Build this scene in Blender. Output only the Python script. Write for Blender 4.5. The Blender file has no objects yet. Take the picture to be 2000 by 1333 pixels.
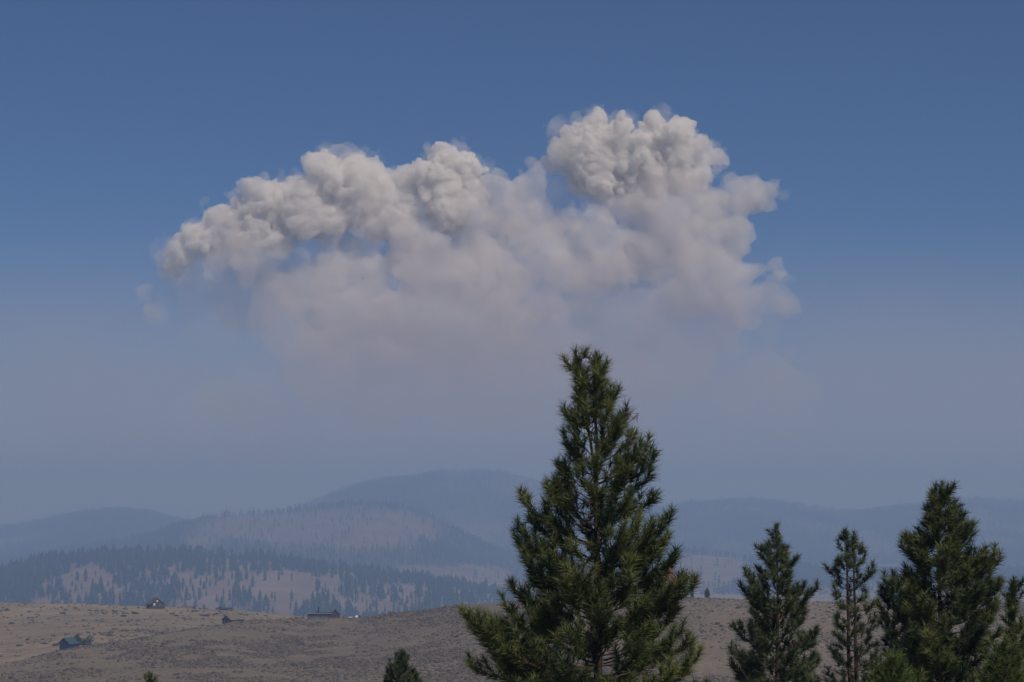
import bpy, math, random
import numpy as np
from mathutils import Vector

random.seed(7)
RNG = np.random.default_rng(11)
SC = bpy.context.scene
COL = SC.collection
R = math.radians

# ------------------------------------------------------------------ camera, sky, sun, exposure
F = 4705.0            # focal length in pixels of the 2000 px wide photograph (24 degrees across)
CX, HY = 1000.0, 1000.0   # optical column and the row of the level horizon
cam_d = bpy.data.cameras.new('camera')
cam = bpy.data.objects.new('camera', cam_d); COL.objects.link(cam)
cam_d.sensor_width = 36.0
cam_d.lens = 36.0 * F / 2000.0
cam_d.shift_y = (HY - 666.5) / 2000.0
cam_d.clip_start = 0.5
cam_d.clip_end = 120000.0
cam.location = (0, 0, 0)
cam.rotation_euler = (R(90), 0, 0)
SC.camera = cam

SUN_EL, SUN_AZ = 50.0, 146.0        # azimuth clockwise from the view direction
world = bpy.data.worlds.new('World'); SC.world = world; world.use_nodes = True
wn = world.node_tree
bg = wn.nodes['Background']
sky = wn.nodes.new('ShaderNodeTexSky'); sky.sky_type = 'NISHITA'; sky.sun_disc = False
sky.sun_elevation = R(SUN_EL); sky.sun_rotation = R(SUN_AZ)
sky.altitude = 4500; sky.air_density = 1.0; sky.dust_density = 0.0; sky.ozone_density = 10.0
wn.links.new(sky.outputs[0], bg.inputs[0]); bg.inputs[1].default_value = 0.085

sun_d = bpy.data.lights.new('sun', 'SUN'); sun_d.energy = 5.0; sun_d.angle = R(0.53)
sun_d.color = (1.0, 0.885, 0.77)
sun = bpy.data.objects.new('sun', sun_d); COL.objects.link(sun)
sd = Vector((math.sin(R(SUN_AZ)) * math.cos(R(SUN_EL)), math.cos(R(SUN_AZ)) * math.cos(R(SUN_EL)), math.sin(R(SUN_EL))))
sun.rotation_euler = sd.to_track_quat('Z', 'Y').to_euler()
sun.location = (0, 0, 300)

SC.view_settings.view_transform = 'Standard'; SC.view_settings.look = 'None'
SC.view_settings.gamma = 1.0; SC.view_settings.use_curve_mapping = False
SC.view_settings.exposure = -0.75
SC.render.engine = 'CYCLES'
cy = SC.cycles
cy.max_bounces = 10; cy.diffuse_bounces = 2; cy.glossy_bounces = 1; cy.transmission_bounces = 2
cy.volume_bounces = 8; cy.transparent_max_bounces = 24
cy.caustics_reflective = False; cy.caustics_refractive = False
cy.use_denoising = True
try:
    cy.denoiser = 'OPENIMAGEDENOISE'
except Exception:
    pass

HAZE_DENSITY = 0.00023
HAZE_COLOR = (0.36, 0.565, 0.97)

# ------------------------------------------------------------------ helpers
def P(px, py, D):
    return np.array(((px - CX) / F * D, D, (HY - py) / F * D))

def tag(o, label=None, cat=None, group=None, kind=None):
    if label: o['label'] = label
    if cat: o['category'] = cat
    if group: o['group'] = group
    if kind: o['kind'] = kind
    return o

def empty(name, loc, rz=0.0):
    o = bpy.data.objects.new(name, None); COL.objects.link(o)
    o.location = loc; o.rotation_euler = (0, 0, rz); o.empty_display_size = 0.5
    return o

def np_mesh(name, verts, faces, mat=None, smooth=False, tint=None):
    """faces: (n,3) or (n,4) int array"""
    verts = np.asarray(verts, np.float32); faces = np.asarray(faces, np.int32)
    me = bpy.data.meshes.new(name)
    n, k = faces.shape
    me.vertices.add(len(verts)); me.vertices.foreach_set('co', verts.ravel())
    me.loops.add(n * k); me.loops.foreach_set('vertex_index', faces.ravel())
    me.polygons.add(n); me.polygons.foreach_set('loop_start', np.arange(0, n * k, k, dtype=np.int32))
    me.polygons.foreach_set('use_smooth', np.full(n, smooth))
    me.update(calc_edges=True)
    if tint is not None:
        a = me.attributes.new('tint', 'FLOAT', 'POINT'); a.data.foreach_set('value', np.asarray(tint, np.float32))
    if mat is not None: me.materials.append(mat)
    return me

def link(name, me, parent=None, loc=None, rz=None):
    o = bpy.data.objects.new(name, me); COL.objects.link(o)
    if parent is not None: o.parent = parent
    if loc is not None: o.location = loc
    if rz is not None: o.rotation_euler = (0, 0, rz)
    return o

def hash2(ix, iy, seed):
    h = (ix.astype(np.int64) * 374761393 + iy.astype(np.int64) * 668265263 + seed * 69069) & 0x7fffffff
    h = ((h ^ (h >> 13)) * 1274126177) & 0x7fffffff
    return ((h ^ (h >> 16)) & 0xffff) / 65535.0

def vnoise(x, y, seed=0):
    x = np.asarray(x, float); y = np.asarray(y, float)
    ix = np.floor(x); iy = np.floor(y); fx = x - ix; fy = y - iy
    fx = fx * fx * (3 - 2 * fx); fy = fy * fy * (3 - 2 * fy)
    a = hash2(ix, iy, seed); b = hash2(ix + 1, iy, seed); c = hash2(ix, iy + 1, seed); d = hash2(ix + 1, iy + 1, seed)
    return (a * (1 - fx) + b * fx) * (1 - fy) + (c * (1 - fx) + d * fx) * fy

def fbm(x, y, octv=4, seed=0):
    s = 0.0; a = 0.5; t = 0.0
    for k in range(octv):
        s = s + a * vnoise(x * 2 ** k + 17.3 * k, y * 2 ** k - 9.1 * k, seed + k); t += a; a *= 0.5
    return s / t      # 0..1

def sstep(a, b, x):
    t = np.clip((x - a) / (b - a), 0, 1); return t * t * (3 - 2 * t)

# ------------------------------------------------------------------ materials
def new_mat(name):
    m = bpy.data.materials.new(name); m.use_nodes = True
    return m, m.node_tree, m.node_tree.nodes['Principled BSDF']

def ramp(nt, fac, stops):
    r = nt.nodes.new('ShaderNodeValToRGB')
    el = r.color_ramp.elements
    while len(el) < len(stops): el.new(0.5)
    for e, (p, c) in zip(el, stops): e.position = p; e.color = (*c, 1)
    nt.links.new(fac, r.inputs[0])
    return r.outputs[0]

def noise(nt, scale, detail=4.0, rough=0.55, coord='Object', vec=None):
    tc = nt.nodes.new('ShaderNodeTexCoord') if vec is None else None
    n = nt.nodes.new('ShaderNodeTexNoise'); n.inputs['Scale'].default_value = scale
    n.inputs['Detail'].default_value = detail; n.inputs['Roughness'].default_value = rough
    nt.links.new(tc.outputs[coord] if vec is None else vec, n.inputs['Vector'])
    return n.outputs[0]

def mix(nt, fac, a, b, mode='MIX'):
    m = nt.nodes.new('ShaderNodeMix'); m.data_type = 'RGBA'; m.blend_type = mode
    for s, v in ((m.inputs[0], fac), (m.inputs[6], a), (m.inputs[7], b)):
        if isinstance(v, (int, float)): s.default_value = v
        elif isinstance(v, tuple): s.default_value = (*v, 1)
        else: nt.links.new(v, s)
    return m.outputs[2]

def noise_mat(name, c0, c1, scale, rough=0.9, detail=4, c2=None, bump=0.0):
    m, nt, b = new_mat(name)
    st = [(0.3, c0), (0.7, c1)] if c2 is None else [(0.28, c0), (0.5, c1), (0.72, c2)]
    nz = noise(nt, scale, detail)
    nt.links.new(ramp(nt, nz, st), b.inputs['Base Color'])
    b.inputs['Roughness'].default_value = rough
    b.inputs['Specular IOR Level'].default_value = 0.2
    if bump:
        bp = nt.nodes.new('ShaderNodeBump'); bp.inputs['Strength'].default_value = bump
        nt.links.new(nz, bp.inputs['Height']); nt.links.new(bp.outputs[0], b.inputs['Normal'])
    return m

def foliage_mat(name, dark, light, transl=0.25, rough=0.55):
    m, nt, b = new_mat(name)
    at = nt.nodes.new('ShaderNodeAttribute'); at.attribute_name = 'tint'
    col = ramp(nt, at.outputs['Fac'], [(0.0, dark), (1.0, light)])
    nt.links.new(col, b.inputs['Base Color']); b.inputs['Roughness'].default_value = rough
    b.inputs['Specular IOR Level'].default_value = 0.35
    t = nt.nodes.new('ShaderNodeBsdfTranslucent'); nt.links.new(col, t.inputs['Color'])
    mx = nt.nodes.new('ShaderNodeMixShader'); mx.inputs[0].default_value = transl
    out = nt.nodes['Material Output']
    nt.links.new(b.outputs[0], mx.inputs[1]); nt.links.new(t.outputs[0], mx.inputs[2]); nt.links.new(mx.outputs[0], out.inputs['Surface'])
    return m

def grass_mat():
    m, nt, b = new_mat('dry_grass')
    big = noise(nt, 0.006, 5, 0.6); mid = noise(nt, 0.05, 5, 0.65); fine = noise(nt, 0.7, 4, 0.7)
    c = ramp(nt, big, [(0.35, (0.195, 0.16, 0.118)), (0.5, (0.265, 0.215, 0.152)), (0.66, (0.34, 0.285, 0.20))])
    c2 = ramp(nt, mid, [(0.36, (0.175, 0.145, 0.105)), (0.62, (0.37, 0.305, 0.21))])
    c = mix(nt, 0.5, c, c2)
    at = nt.nodes.new('ShaderNodeAttribute'); at.attribute_name = 'tint'
    c = mix(nt, at.outputs['Fac'], c, mix(nt, 0.62, c, (0.165, 0.145, 0.118)))
    c3 = ramp(nt, fine, [(0.3, (0.55, 0.55, 0.55)), (0.7, (1.25, 1.22, 1.2))])
    c = mix(nt, 1.0, c, c3, 'MULTIPLY')
    nt.links.new(c, b.inputs['Base Color']); b.inputs['Roughness'].default_value = 0.95
    b.inputs['Specular IOR Level'].default_value = 0.1
    bp = nt.nodes.new('ShaderNodeBump'); bp.inputs['Strength'].default_value = 0.6; bp.inputs['Distance'].default_value = 0.3
    nt.links.new(fine, bp.inputs['Height']); nt.links.new(bp.outputs[0], b.inputs['Normal'])
    return m

def hill_mat(name, forest, tan0, tan1):
    """tint attribute = how much of the ground is forest floor"""
    m, nt, b = new_mat(name)
    at = nt.nodes.new('ShaderNodeAttribute'); at.attribute_name = 'tint'
    n1 = noise(nt, 0.012, 5, 0.65); n2 = noise(nt, 0.05, 4, 0.7)
    tan = ramp(nt, n1, [(0.35, tan0), (0.65, tan1)])
    f = ramp(nt, n2, [(0.35, tuple(v * 0.8 for v in forest)), (0.7, tuple(v * 1.25 for v in forest))])
    nt.links.new(mix(nt, at.outputs['Fac'], tan, f), b.inputs['Base Color'])
    b.inputs['Roughness'].default_value = 0.95; b.inputs['Specular IOR Level'].default_value = 0.05
    return m

M_GRASS = grass_mat()
M_BARK = noise_mat('bark', (0.028, 0.021, 0.017), (0.085, 0.062, 0.048), 6.0, 0.95, 5, bump=0.5)
M_TWIG = noise_mat('twig_bark', (0.05, 0.036, 0.026), (0.15, 0.105, 0.07), 20.0, 0.9, 3)
M_NEEDLE = foliage_mat('pine_needles', (0.024, 0.052, 0.025), (0.20, 0.235, 0.075))
M_NEEDLE_BLUE = foliage_mat('pine_needles_grey', (0.030, 0.060, 0.036), (0.18, 0.22, 0.095))
M_NEEDLE_FRESH = foliage_mat('pine_needles_fresh', (0.040, 0.078, 0.022), (0.17, 0.225, 0.06))
M_NEEDLE_DEAD = foliage_mat('pine_needles_dead', (0.13, 0.065, 0.04), (0.26, 0.15, 0.09))
M_FAR_TREE = noise_mat('far_conifer', (0.016, 0.028, 0.016), (0.04, 0.058, 0.028), 0.6, 0.9, 3)
M_SAGE = foliage_mat('sagebrush', (0.050, 0.045, 0.036), (0.17, 0.145, 0.11), 0.0, 0.9)
M_SHRUB = noise_mat('shrub_leaves', (0.035, 0.045, 0.026), (0.10, 0.10, 0.06), 3.0, 0.9, 3)
M_LEAF = noise_mat('broad_leaves', (0.02, 0.045, 0.022), (0.06, 0.09, 0.04), 2.0, 0.8, 3)
M_LEAF_PALE = noise_mat('pale_leaves', (0.07, 0.10, 0.07), (0.15, 0.18, 0.13), 2.0, 0.8, 3)
M_LOGS = noise_mat('brown_boards', (0.055, 0.038, 0.030), (0.11, 0.075, 0.055), 1.5, 0.85, 4)
M_DARKWOOD = noise_mat('dark_boards', (0.022, 0.022, 0.028), (0.045, 0.042, 0.046), 1.5, 0.85, 4)
M_REDWOOD = noise_mat('reddish_boards', (0.085, 0.048, 0.042), (0.13, 0.07, 0.058), 1.5, 0.85, 4)
M_BLUEWALL = noise_mat('blue_boards', (0.030, 0.036, 0.075), (0.05, 0.06, 0.11), 1.5, 0.8, 4)
M_SHINGLE = noise_mat('brown_shingles', (0.10, 0.082, 0.068), (0.16, 0.13, 0.11), 1.2, 0.9, 4)
M_TANROOF = noise_mat('weathered_tan_roof', (0.13, 0.11, 0.09), (0.20, 0.165, 0.13), 0.8, 0.9, 4)
M_DARKROOF = noise_mat('dark_roof', (0.035, 0.032, 0.034), (0.06, 0.055, 0.055), 1.2, 0.8, 4)
M_TEAL = noise_mat('teal_metal_roof', (0.038, 0.082, 0.10), (0.058, 0.115, 0.13), 0.6, 0.45, 3)
M_PALE = noise_mat('pale_trim', (0.30, 0.295, 0.29), (0.42, 0.41, 0.40), 2.0, 0.7, 2)
M_WHITE = noise_mat('white_paint', (0.72, 0.72, 0.72), (0.82, 0.82, 0.81), 1.0, 0.4, 2)
M_GLASS = noise_mat('window_pane', (0.03, 0.035, 0.045), (0.05, 0.055, 0.07), 1.0, 0.1, 1)
M_PAINTEDGLINT = noise_mat('painted_reflection_pane', (0.60, 0.62, 0.66), (0.75, 0.76, 0.78), 1.0, 0.15, 1)  # window pane with its bright reflection painted into the base colour
M_TYRE = noise_mat('tyre_rubber', (0.015, 0.015, 0.015), (0.03, 0.03, 0.03), 4.0, 0.8, 2)
M_PLANE = noise_mat('aircraft_paint', (0.020, 0.020, 0.026), (0.04, 0.04, 0.05), 0.3, 0.5, 2)
M_ROCK = noise_mat('boulder_stone', (0.06, 0.055, 0.055), (0.15, 0.135, 0.125), 0.9, 0.9, 5)

# ------------------------------------------------------------------ near ground: our knoll, the valley, the sagebrush hill
def lerp_list(pts, x):
    a = np.array(pts, float); return np.interp(x, a[:, 0], a[:, 1])

SPUR = [(-900, 1400), (-300, 1345), (0, 1299), (60, 1284), (120, 1270), (200, 1259), (300, 1243), (400, 1226), (460, 1216), (520, 1211.5), (600, 1210), (700, 1209),
        (800, 1197), (900, 1185), (1000, 1177), (1100, 1171), (1200, 1167), (1300, 1165), (1400, 1167), (1500, 1171), (1700, 1174), (2000, 1180), (2900, 1215)]
BACK = [(-900, 1186), (-300, 1182), (0, 1180), (150, 1181), (280, 1186), (340, 1188), (420, 1193), (500, 1197), (600, 1207), (700, 1215), (800, 1225), (1000, 1240), (2900, 1260)]
SPUR_D = [(-900, 720), (0, 850), (400, 960), (600, 1060), (800, 1050), (1100, 960), (1500, 900), (2000, 950), (2900, 900)]

def pchip(xs, ys, x):
    """monotone cubic; xs, ys: (N,K), x: (N,)"""
    h = np.diff(xs, axis=1); d = np.diff(ys, axis=1) / h
    m = np.zeros_like(ys)
    w1 = 2 * h[:, 1:] + h[:, :-1]; w2 = h[:, 1:] + 2 * h[:, :-1]
    same = d[:, :-1] * d[:, 1:] > 0
    with np.errstate(divide='ignore', invalid='ignore'):
        hm = (w1 + w2) / (w1 / d[:, :-1] + w2 / d[:, 1:])
    m[:, 1:-1] = np.where(same, hm, 0.0)
    m[:, 0] = d[:, 0]; m[:, -1] = d[:, -1]
    x = np.clip(x, xs[:, 0], xs[:, -1] - 1e-6)
    k = np.clip((x[:, None] >= xs).sum(1) - 1, 0, xs.shape[1] - 2)
    i = np.arange(len(x))
    hh = h[i, k]; t = (x - xs[i, k]) / hh
    return (ys[i, k] * (1 + 2 * t) * (1 - t) ** 2 + hh * m[i, k] * t * (1 - t) ** 2
            + ys[i, k + 1] * t * t * (3 - 2 * t) + hh * m[i, k + 1] * t * t * (t - 1))

def ground_z(X, Y):
    X = np.asarray(X, float).ravel(); Y = np.asarray(Y, float).ravel()
    r = np.hypot(X, Y)
    Yd = np.maximum(Y, r * 0.93)                      # beside and behind the camera the rings simply go on
    px = CX + F * np.clip(X / np.maximum(Yd, 1e-3), -0.4, 0.4)
    Ds = lerp_list(SPUR_D, px); zs = (HY - lerp_list(SPUR, px)) / F * Ds
    Db = np.full_like(px, 1420.0); zb = (HY - lerp_list(BACK, px)) / F * Db
    low = -53.0
    one = np.ones_like(px)
    # just behind the spur the ground dips a little, then climbs to the back crest
    zd = np.minimum(zs - 4.0, zs * 0.8 + zb * 0.2 - 4.0)
    xs = np.stack([0 * one, 14 * one, 45 * one, 120 * one, 300 * one, 450 * one, 600 * one, Ds - 70, Ds, Ds + 60, Db - 90, Db, Db + 260, 2500 * one, 12600 * one], 1)
    ys = np.stack([-1.7 * one, -2.6 * one, -5.4 * one, -15 * one, -38 * one, -50 * one, low * one, np.minimum(zs - 1.2, zs * 0.8 + low * 0.2), zs, zd, zb * 0.9 + zd * 0.1 - 0.6, zb, zb - 28, -150 * one, -196 * one], 1)
    z = pchip(xs, ys, Yd)
    amp = np.clip((r - 60) / 300, 0, 1) * np.clip((1700 - r) / 400, 0.2, 1)
    z = z + amp * ((fbm(X / 120, Y / 120, 3, 5) - 0.5) * 2.2 + (fbm(X / 22, Y / 40, 3, 9) - 0.5) * 0.7)
    return z

def at(px, py, d0=560.0, d1=1440.0):
    """the point of the near ground seen at a pixel"""
    d = np.linspace(d0, d1, 1800)
    z = ground_z((px - CX) / F * d, d) - (HY - py) / F * d
    k = np.where(z > 0)[0]
    i = k[0] if len(k) else int(np.argmax(z))
    D = d[i]; return Vector(((px - CX) / F * D, D, float(ground_z([(px - CX) / F * D], [D])[0])))

def on_ground(px, D):
    X = (px - CX) / F * D
    return Vector((X, D, float(ground_z([X], [D])[0])))

th = np.unique(np.concatenate([np.linspace(-math.pi, -R(24), 50), np.linspace(-R(24), -R(15), 24), np.linspace(-R(15), R(15), 340), np.linspace(R(15), R(24), 24), np.linspace(R(24), math.pi, 50)]))[:-1]
rr = np.concatenate([[0.02, 2, 5, 9], np.linspace(14, 120, 28), np.linspace(128, 560, 40), np.linspace(565, 1500, 190), np.linspace(1520, 2600, 30), [3200, 5000, 8000, 12500]])
TH, RR = np.meshgrid(th, rr)
gx = np.sin(TH) * RR; gy = np.cos(TH) * RR
gz = ground_z(gx, gy)
nt_, nr_ = len(th), len(rr)
ii = np.arange(nr_ - 1)[:, None] * nt_; jj = np.arange(nt_)[None, :]; j2 = (jj + 1) % nt_
fc = np.stack([ii + jj, ii + nt_ + jj, ii + nt_ + j2, ii + j2], -1).reshape(-1, 4)
gv = np.stack([gx.ravel(), gy.ravel(), gz], 1)
gpx = CX + F * np.clip(gv[:, 0] / np.maximum(gv[:, 1], 1.0), -0.4, 0.4)
gcover = 1 - sstep(-10, 45, np.hypot(gv[:, 0], gv[:, 1]) - lerp_list(SPUR_D, gpx))
gcover = np.clip(gcover * (0.35 + 1.3 * fbm(gv[:, 0] / 70, gv[:, 1] / 110, 4, 201)) + 0.5 * sstep(0.55, 0.75, fbm(gv[:, 0] / 50, gv[:, 1] / 90, 3, 205)), 0, 1)
ground = link('ground', np_mesh('ground', gv, fc[:, ::-1], M_GRASS, True, gcover))
tag(ground, 'dry tan grass hillside dotted with sagebrush', kind='structure')

# ------------------------------------------------------------------ the forested hills behind
def hill_z(crest, Dc, Df, Db, base, rough, seed, X, Y):
    X = np.asarray(X, float); Y = np.asarray(Y, float)
    px = CX + F * X / Y
    w = (fbm(px / 260.0, np.zeros_like(px) + seed, 3, seed) - 0.5) * 0.09
    dc = Dc * (1 + w)
    zc = (HY - lerp_list(crest, px)) / F * dc
    t = np.clip((Y - Df) / (dc - Df), 0, 1)
    up = t * (1.45 - 0.45 * t * t)
    tb = np.clip((Y - dc) / (Db - dc), 0, 1)
    s = np.where(Y <= dc, up, 1 - tb * tb * (3 - 2 * tb))
    gul = (fbm(X / (Dc * 0.05), Y / (Dc * 0.09), 4, seed + 3) - 0.5)
    g2 = np.abs(fbm(X / (Dc * 0.035) + Y / (Dc * 0.12), Y / (Dc * 0.25), 3, seed + 31) - 0.5)
    env = np.clip(s * (1 - np.clip(t, 0, 1) ** 6) * 2.0, 0, 1)
    return base + (zc - base) * s + env * rough * (gul * 1.2 + g2 * 1.4 - 0.35)

HILLS = {}
def build_hill(key, label, crest, Dc, Df, Db, base, rough, seed, mat, forest_fn, p0=-700, p1=2700, nu=330, nd=72, floor=1.0):
    us = np.linspace((p0 - CX) / F, (p1 - CX) / F, nu)
    ds = np.linspace(Df, Db, nd)
    U, D = np.meshgrid(us, ds)
    X = U * D; Y = D
    Z = hill_z(crest, Dc, Df, Db, base, rough, seed, X, Y)
    i = np.arange(nd - 1)[:, None] * nu; j = np.arange(nu - 1)[None, :]
    f = np.stack([i + j, i + j + 1, i + nu + j + 1, i + nu + j], -1).reshape(-1, 4)
    px = CX + F * X / Y; py = HY - F * Z / Y
    tint = np.clip(forest_fn(px, py, X, Y), 0, 1) * floor + (1 - floor) * 0.35 * fbm(X / 40.0, Y / 120.0, 3, seed)
    me = np_mesh('hill', np.stack([X.ravel(), Y.ravel(), Z.ravel()], 1), f, mat, True, tint.ravel())
    o = link('hill', me); tag(o, label, kind='structure')
    HILLS[key] = (crest, Dc, Df, Db, base, rough, seed, forest_fn)
    return o

M_HILL_NEAR = hill_mat('near_slope', (0.045, 0.045, 0.028), (0.19, 0.145, 0.115), (0.29, 0.225, 0.17))
M_HILL_MID = hill_mat('middle_hill', (0.035, 0.040, 0.026), (0.17, 0.125, 0.10), (0.27, 0.205, 0.16))
M_HILL_FAR = hill_mat('far_mountain', (0.022, 0.030, 0.022), (0.15, 0.125, 0.10), (0.26, 0.21, 0.165))

def ell(px, py, cx, cy_, rx, ry, soft=0.45):
    return 1 - sstep(1 - soft, 1 + soft, np.hypot((px - cx) / rx, (py - cy_) / ry))

def forest_near(px, py, X, Y):
    n = fbm(X / 38.0, Y / 140.0, 3, 40) * 0.6 + fbm(X / 140.0, Y / 330.0, 2, 44) * 0.4
    thick = 0.44 + sstep(1165, 1100, py) * 0.15 + sstep(560, 760, px) * 0.13
    thick = thick - 0.30 * ell(px, py, 920, 1125, 70, 22) - 0.16 * ell(px, py, 560, 1150, 60, 22) - 0.18 * ell(px, py, 160, 1140, 60, 25)
    return 0.92 * sstep(-0.14, 0.20, thick - (n - 0.5) * 1.7 - 0.5)

def forest_mid(px, py, X, Y):
    n = fbm(X / 125.0, Y / 300.0, 4, 60)
    tan = np.maximum.reduce([ell(px, py, 660, 1035, 215, 42), 0.9 * ell(px, py, 500, 1032, 130, 30), 0.8 * ell(px, py, 230, 1050, 40, 12), 0.75 * ell(px, py, 390, 1058, 40, 14),
                             ell(px, py, 930, 1130, 90, 26), 0.9 * ell(px, py, 820, 1115, 50, 10)])
    return np.clip(1.15 - tan * 1.2 - (n - 0.5) * 0.9, 0, 1)

def forest_right(px, py, X, Y):
    n = fbm(X / 105.0, Y / 260.0, 4, 70)
    tan = np.maximum.reduce([ell(px, py, 1390, 1115, 95, 34), 0.8 * ell(px, py, 1330, 1150, 70, 20)])
    return np.clip(1.1 - tan * 1.15 - (n - 0.5) * 0.9, 0, 1)

def forest_far(px, py, X, Y):
    n = fbm(X / 230.0, Y / 560.0, 4, 80)
    return np.clip(1.2 - (n - 0.35) * 2.6 - 0.7 * ell(px, py, 950, 1060, 120, 40), 0.25, 1)

C_FAR = [(-700, 1040), (-300, 1030), (0, 1028), (60, 1020), (120, 1008), (180, 999), (230, 995), (280, 1001), (320, 1009), (370, 1019), (430, 1026), (500, 1018), (560, 999),
         (620, 973), (680, 953), (740, 939), (800, 933), (850, 926), (920, 922), (970, 925), (1020, 938), (1060, 949), (1100, 963), (1200, 988), (1290, 993), (1340, 981),
         (1420, 974), (1480, 975), (1550, 984), (1600, 993), (1640, 1000), (1680, 1003), (1720, 997), (1780, 988), (1850, 980), (1900, 973), (1950, 978), (2000, 979), (2300, 985), (2700, 1010)]
C_MID = [(-700, 1120), (0, 1100), (100, 1086), (200, 1066), (300, 1046), (350, 1028), (400, 1014), (450, 1007), (500, 1005), (560, 1000), (620, 991), (680, 987), (740, 988), (790, 996),
         (840, 1012), (880, 1036), (930, 1064), (1000, 1092), (1100, 1118), (1300, 1150), (2700, 1190)]
C_RIGHT = [(-700, 1250), (900, 1200), (1100, 1130), (1250, 1086), (1330, 1080), (1420, 1090), (1500, 1104), (1600, 1120), (1800, 1128), (2000, 1120), (2700, 1130)]
C_NEAR = [(-700, 1140), (-200, 1128), (0, 1120), (100, 1100), (200, 1089), (350, 1087), (500, 1094), (600, 1107), (700, 1120), (800, 1133), (900, 1150), (1000, 1172), (1100, 1190), (1300, 1205), (2700, 1230)]
build_hill('far', 'dark forested mountain ridge fading into blue smoke haze', C_FAR, 11000, 8300, 12450, -190, 70, 3, M_HILL_FAR, forest_far, nd=84)
build_hill('mid', 'rounded tan hill with pine trees along its left shoulder', C_MID, 7600, 5700, 9200, -188, 32, 13, M_HILL_MID, forest_mid, p1=1900, floor=0.7)
build_hill('right', 'low hazy foothill with a tan clearing behind the pines', C_RIGHT, 6400, 4800, 7700, -188, 26, 23, M_HILL_MID, forest_right, p0=500, floor=0.7)
build_hill('near', 'open tan slope scattered with conifers behind the houses', C_NEAR, 4600, 3250, 5500, -186, 13, 33, M_HILL_NEAR, forest_near, p1=2300, floor=0.45)

# ---- far conifers
def conifer_mesh(name, tiers, k, seed, h=1.0, w=0.22, slender=1.0, trunk=True):
    """ragged conifer of unit height made of jagged skirts; verts, faces"""
    g = np.random.default_rng(seed); V = []; Fc = []
    lean = g.normal(0, 0.012, 2)
    def add(vs, fs):
        o = len(V); V.extend(vs); Fc.extend([tuple(o + q for q in f_) for f_ in fs])
    if trunk: add([(0.018, 0, -0.05), (-0.009, 0.016, -0.05), (-0.009, -0.016, -0.05), (0, 0, 0.9)], [(0, 1, 3), (1, 2, 3), (2, 0, 3)])
    for t in range(tiers):
        f0 = t / tiers
        zb = 0.07 + 0.86 * f0 + g.normal(0, 0.012); zt = min(1.0, zb + 0.30 * (1 - f0 * 0.45) + 0.04)
        prof = math.sin(math.pi * min(1, 0.30 + 0.70 * f0)) ** 0.75 if f0 > 0.28 else 0.80 + 0.7 * f0
        rad = w * slender * max(0.16, prof) * g.uniform(0.8, 1.15)
        a0 = g.uniform(0, 6.28); vs = [(lean[0] * zt, lean[1] * zt, zt)]; fs = []
        for q in range(k):
            a = a0 + 6.2832 * q / k + g.normal(0, 0.12)
            rq = rad * g.uniform(0.65, 1.2)
            vs.append((rq * math.cos(a), rq * math.sin(a), zb + g.normal(0, 0.02)))
            a += 3.1416 / k; rq = rad * g.uniform(0.3, 0.6)
            vs.append((rq * math.cos(a), rq * math.sin(a), zb + 0.035 + g.normal(0, 0.012)))
        for q in range(2 * k): fs.append((0, 1 + q, 1 + (q + 1) % (2 * k)))
        add(vs, fs)
    return np.array(V) * np.array([h, h, h]), np.array(Fc)

def scatter(key, n, dmin, dmax, pmin, pmax, seed, thr_pow=1.5, floor=0.012):
    g = np.random.default_rng(seed)
    crest, Dc, Df, Db, base, rough, sd_, ff = HILLS[key]
    D = np.sqrt(g.uniform(dmin ** 2, dmax ** 2, n)); px = g.uniform(pmin, pmax, n)
    X = (px - CX) / F * D
    Z = hill_z(crest, Dc, Df, Db, base, rough, sd_, X, D)
    py = HY - F * Z / D
    pr = np.clip(ff(px, py, X, D), 0, 1) ** thr_pow
    keep = g.uniform(0, 1, n) < np.maximum(pr, floor)
    return X[keep], D[keep], Z[keep], px[keep], py[keep]

def tree_mass(name, label, variants, X, Y, Z, H, seed, mat):
    g = np.random.default_rng(seed)
    VV = []; FF = []; off = 0
    which = g.integers(0, len(variants), len(X)); rot = g.uniform(0, 6.283, len(X)); fat = np.exp(g.normal(0, 0.22, len(X)))
    for vi, (v, f) in enumerate(variants):
        s = np.where(which == vi)[0]
        if not len(s): continue
        c = np.cos(rot[s])[:, None]; sn = np.sin(rot[s])[:, None]; hs = H[s][:, None]; ft = fat[s][:, None]
        x = (v[None, :, 0] * c - v[None, :, 1] * sn) * hs * ft + X[s][:, None]
        y = (v[None, :, 0] * sn + v[None, :, 1] * c) * hs * ft + Y[s][:, None]
        z = v[None, :, 2] * hs + Z[s][:, None]
        VV.append(np.stack([x, y, z], -1).reshape(-1, 3))
        FF.append((f[None] + (np.arange(len(s)) * len(v))[:, None, None]).reshape(-1, 3) + off)
        off += len(s) * len(v)
    o = link(name, np_mesh(name, np.vstack(VV), np.vstack(FF), mat))
    return tag(o, label, 'forest', kind='stuff')

v_far = [conifer_mesh('', 2, 3, 100 + s, w=0.21, trunk=False) for s in range(5)]
v_mid = [conifer_mesh('', 3, 3, 200 + s, w=0.21, trunk=False) for s in range(6)]
v_near = [conifer_mesh('', 6, 5, 300 + s, w=0.19, slender=0.75 + 0.1 * s) for s in range(6)]

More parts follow.
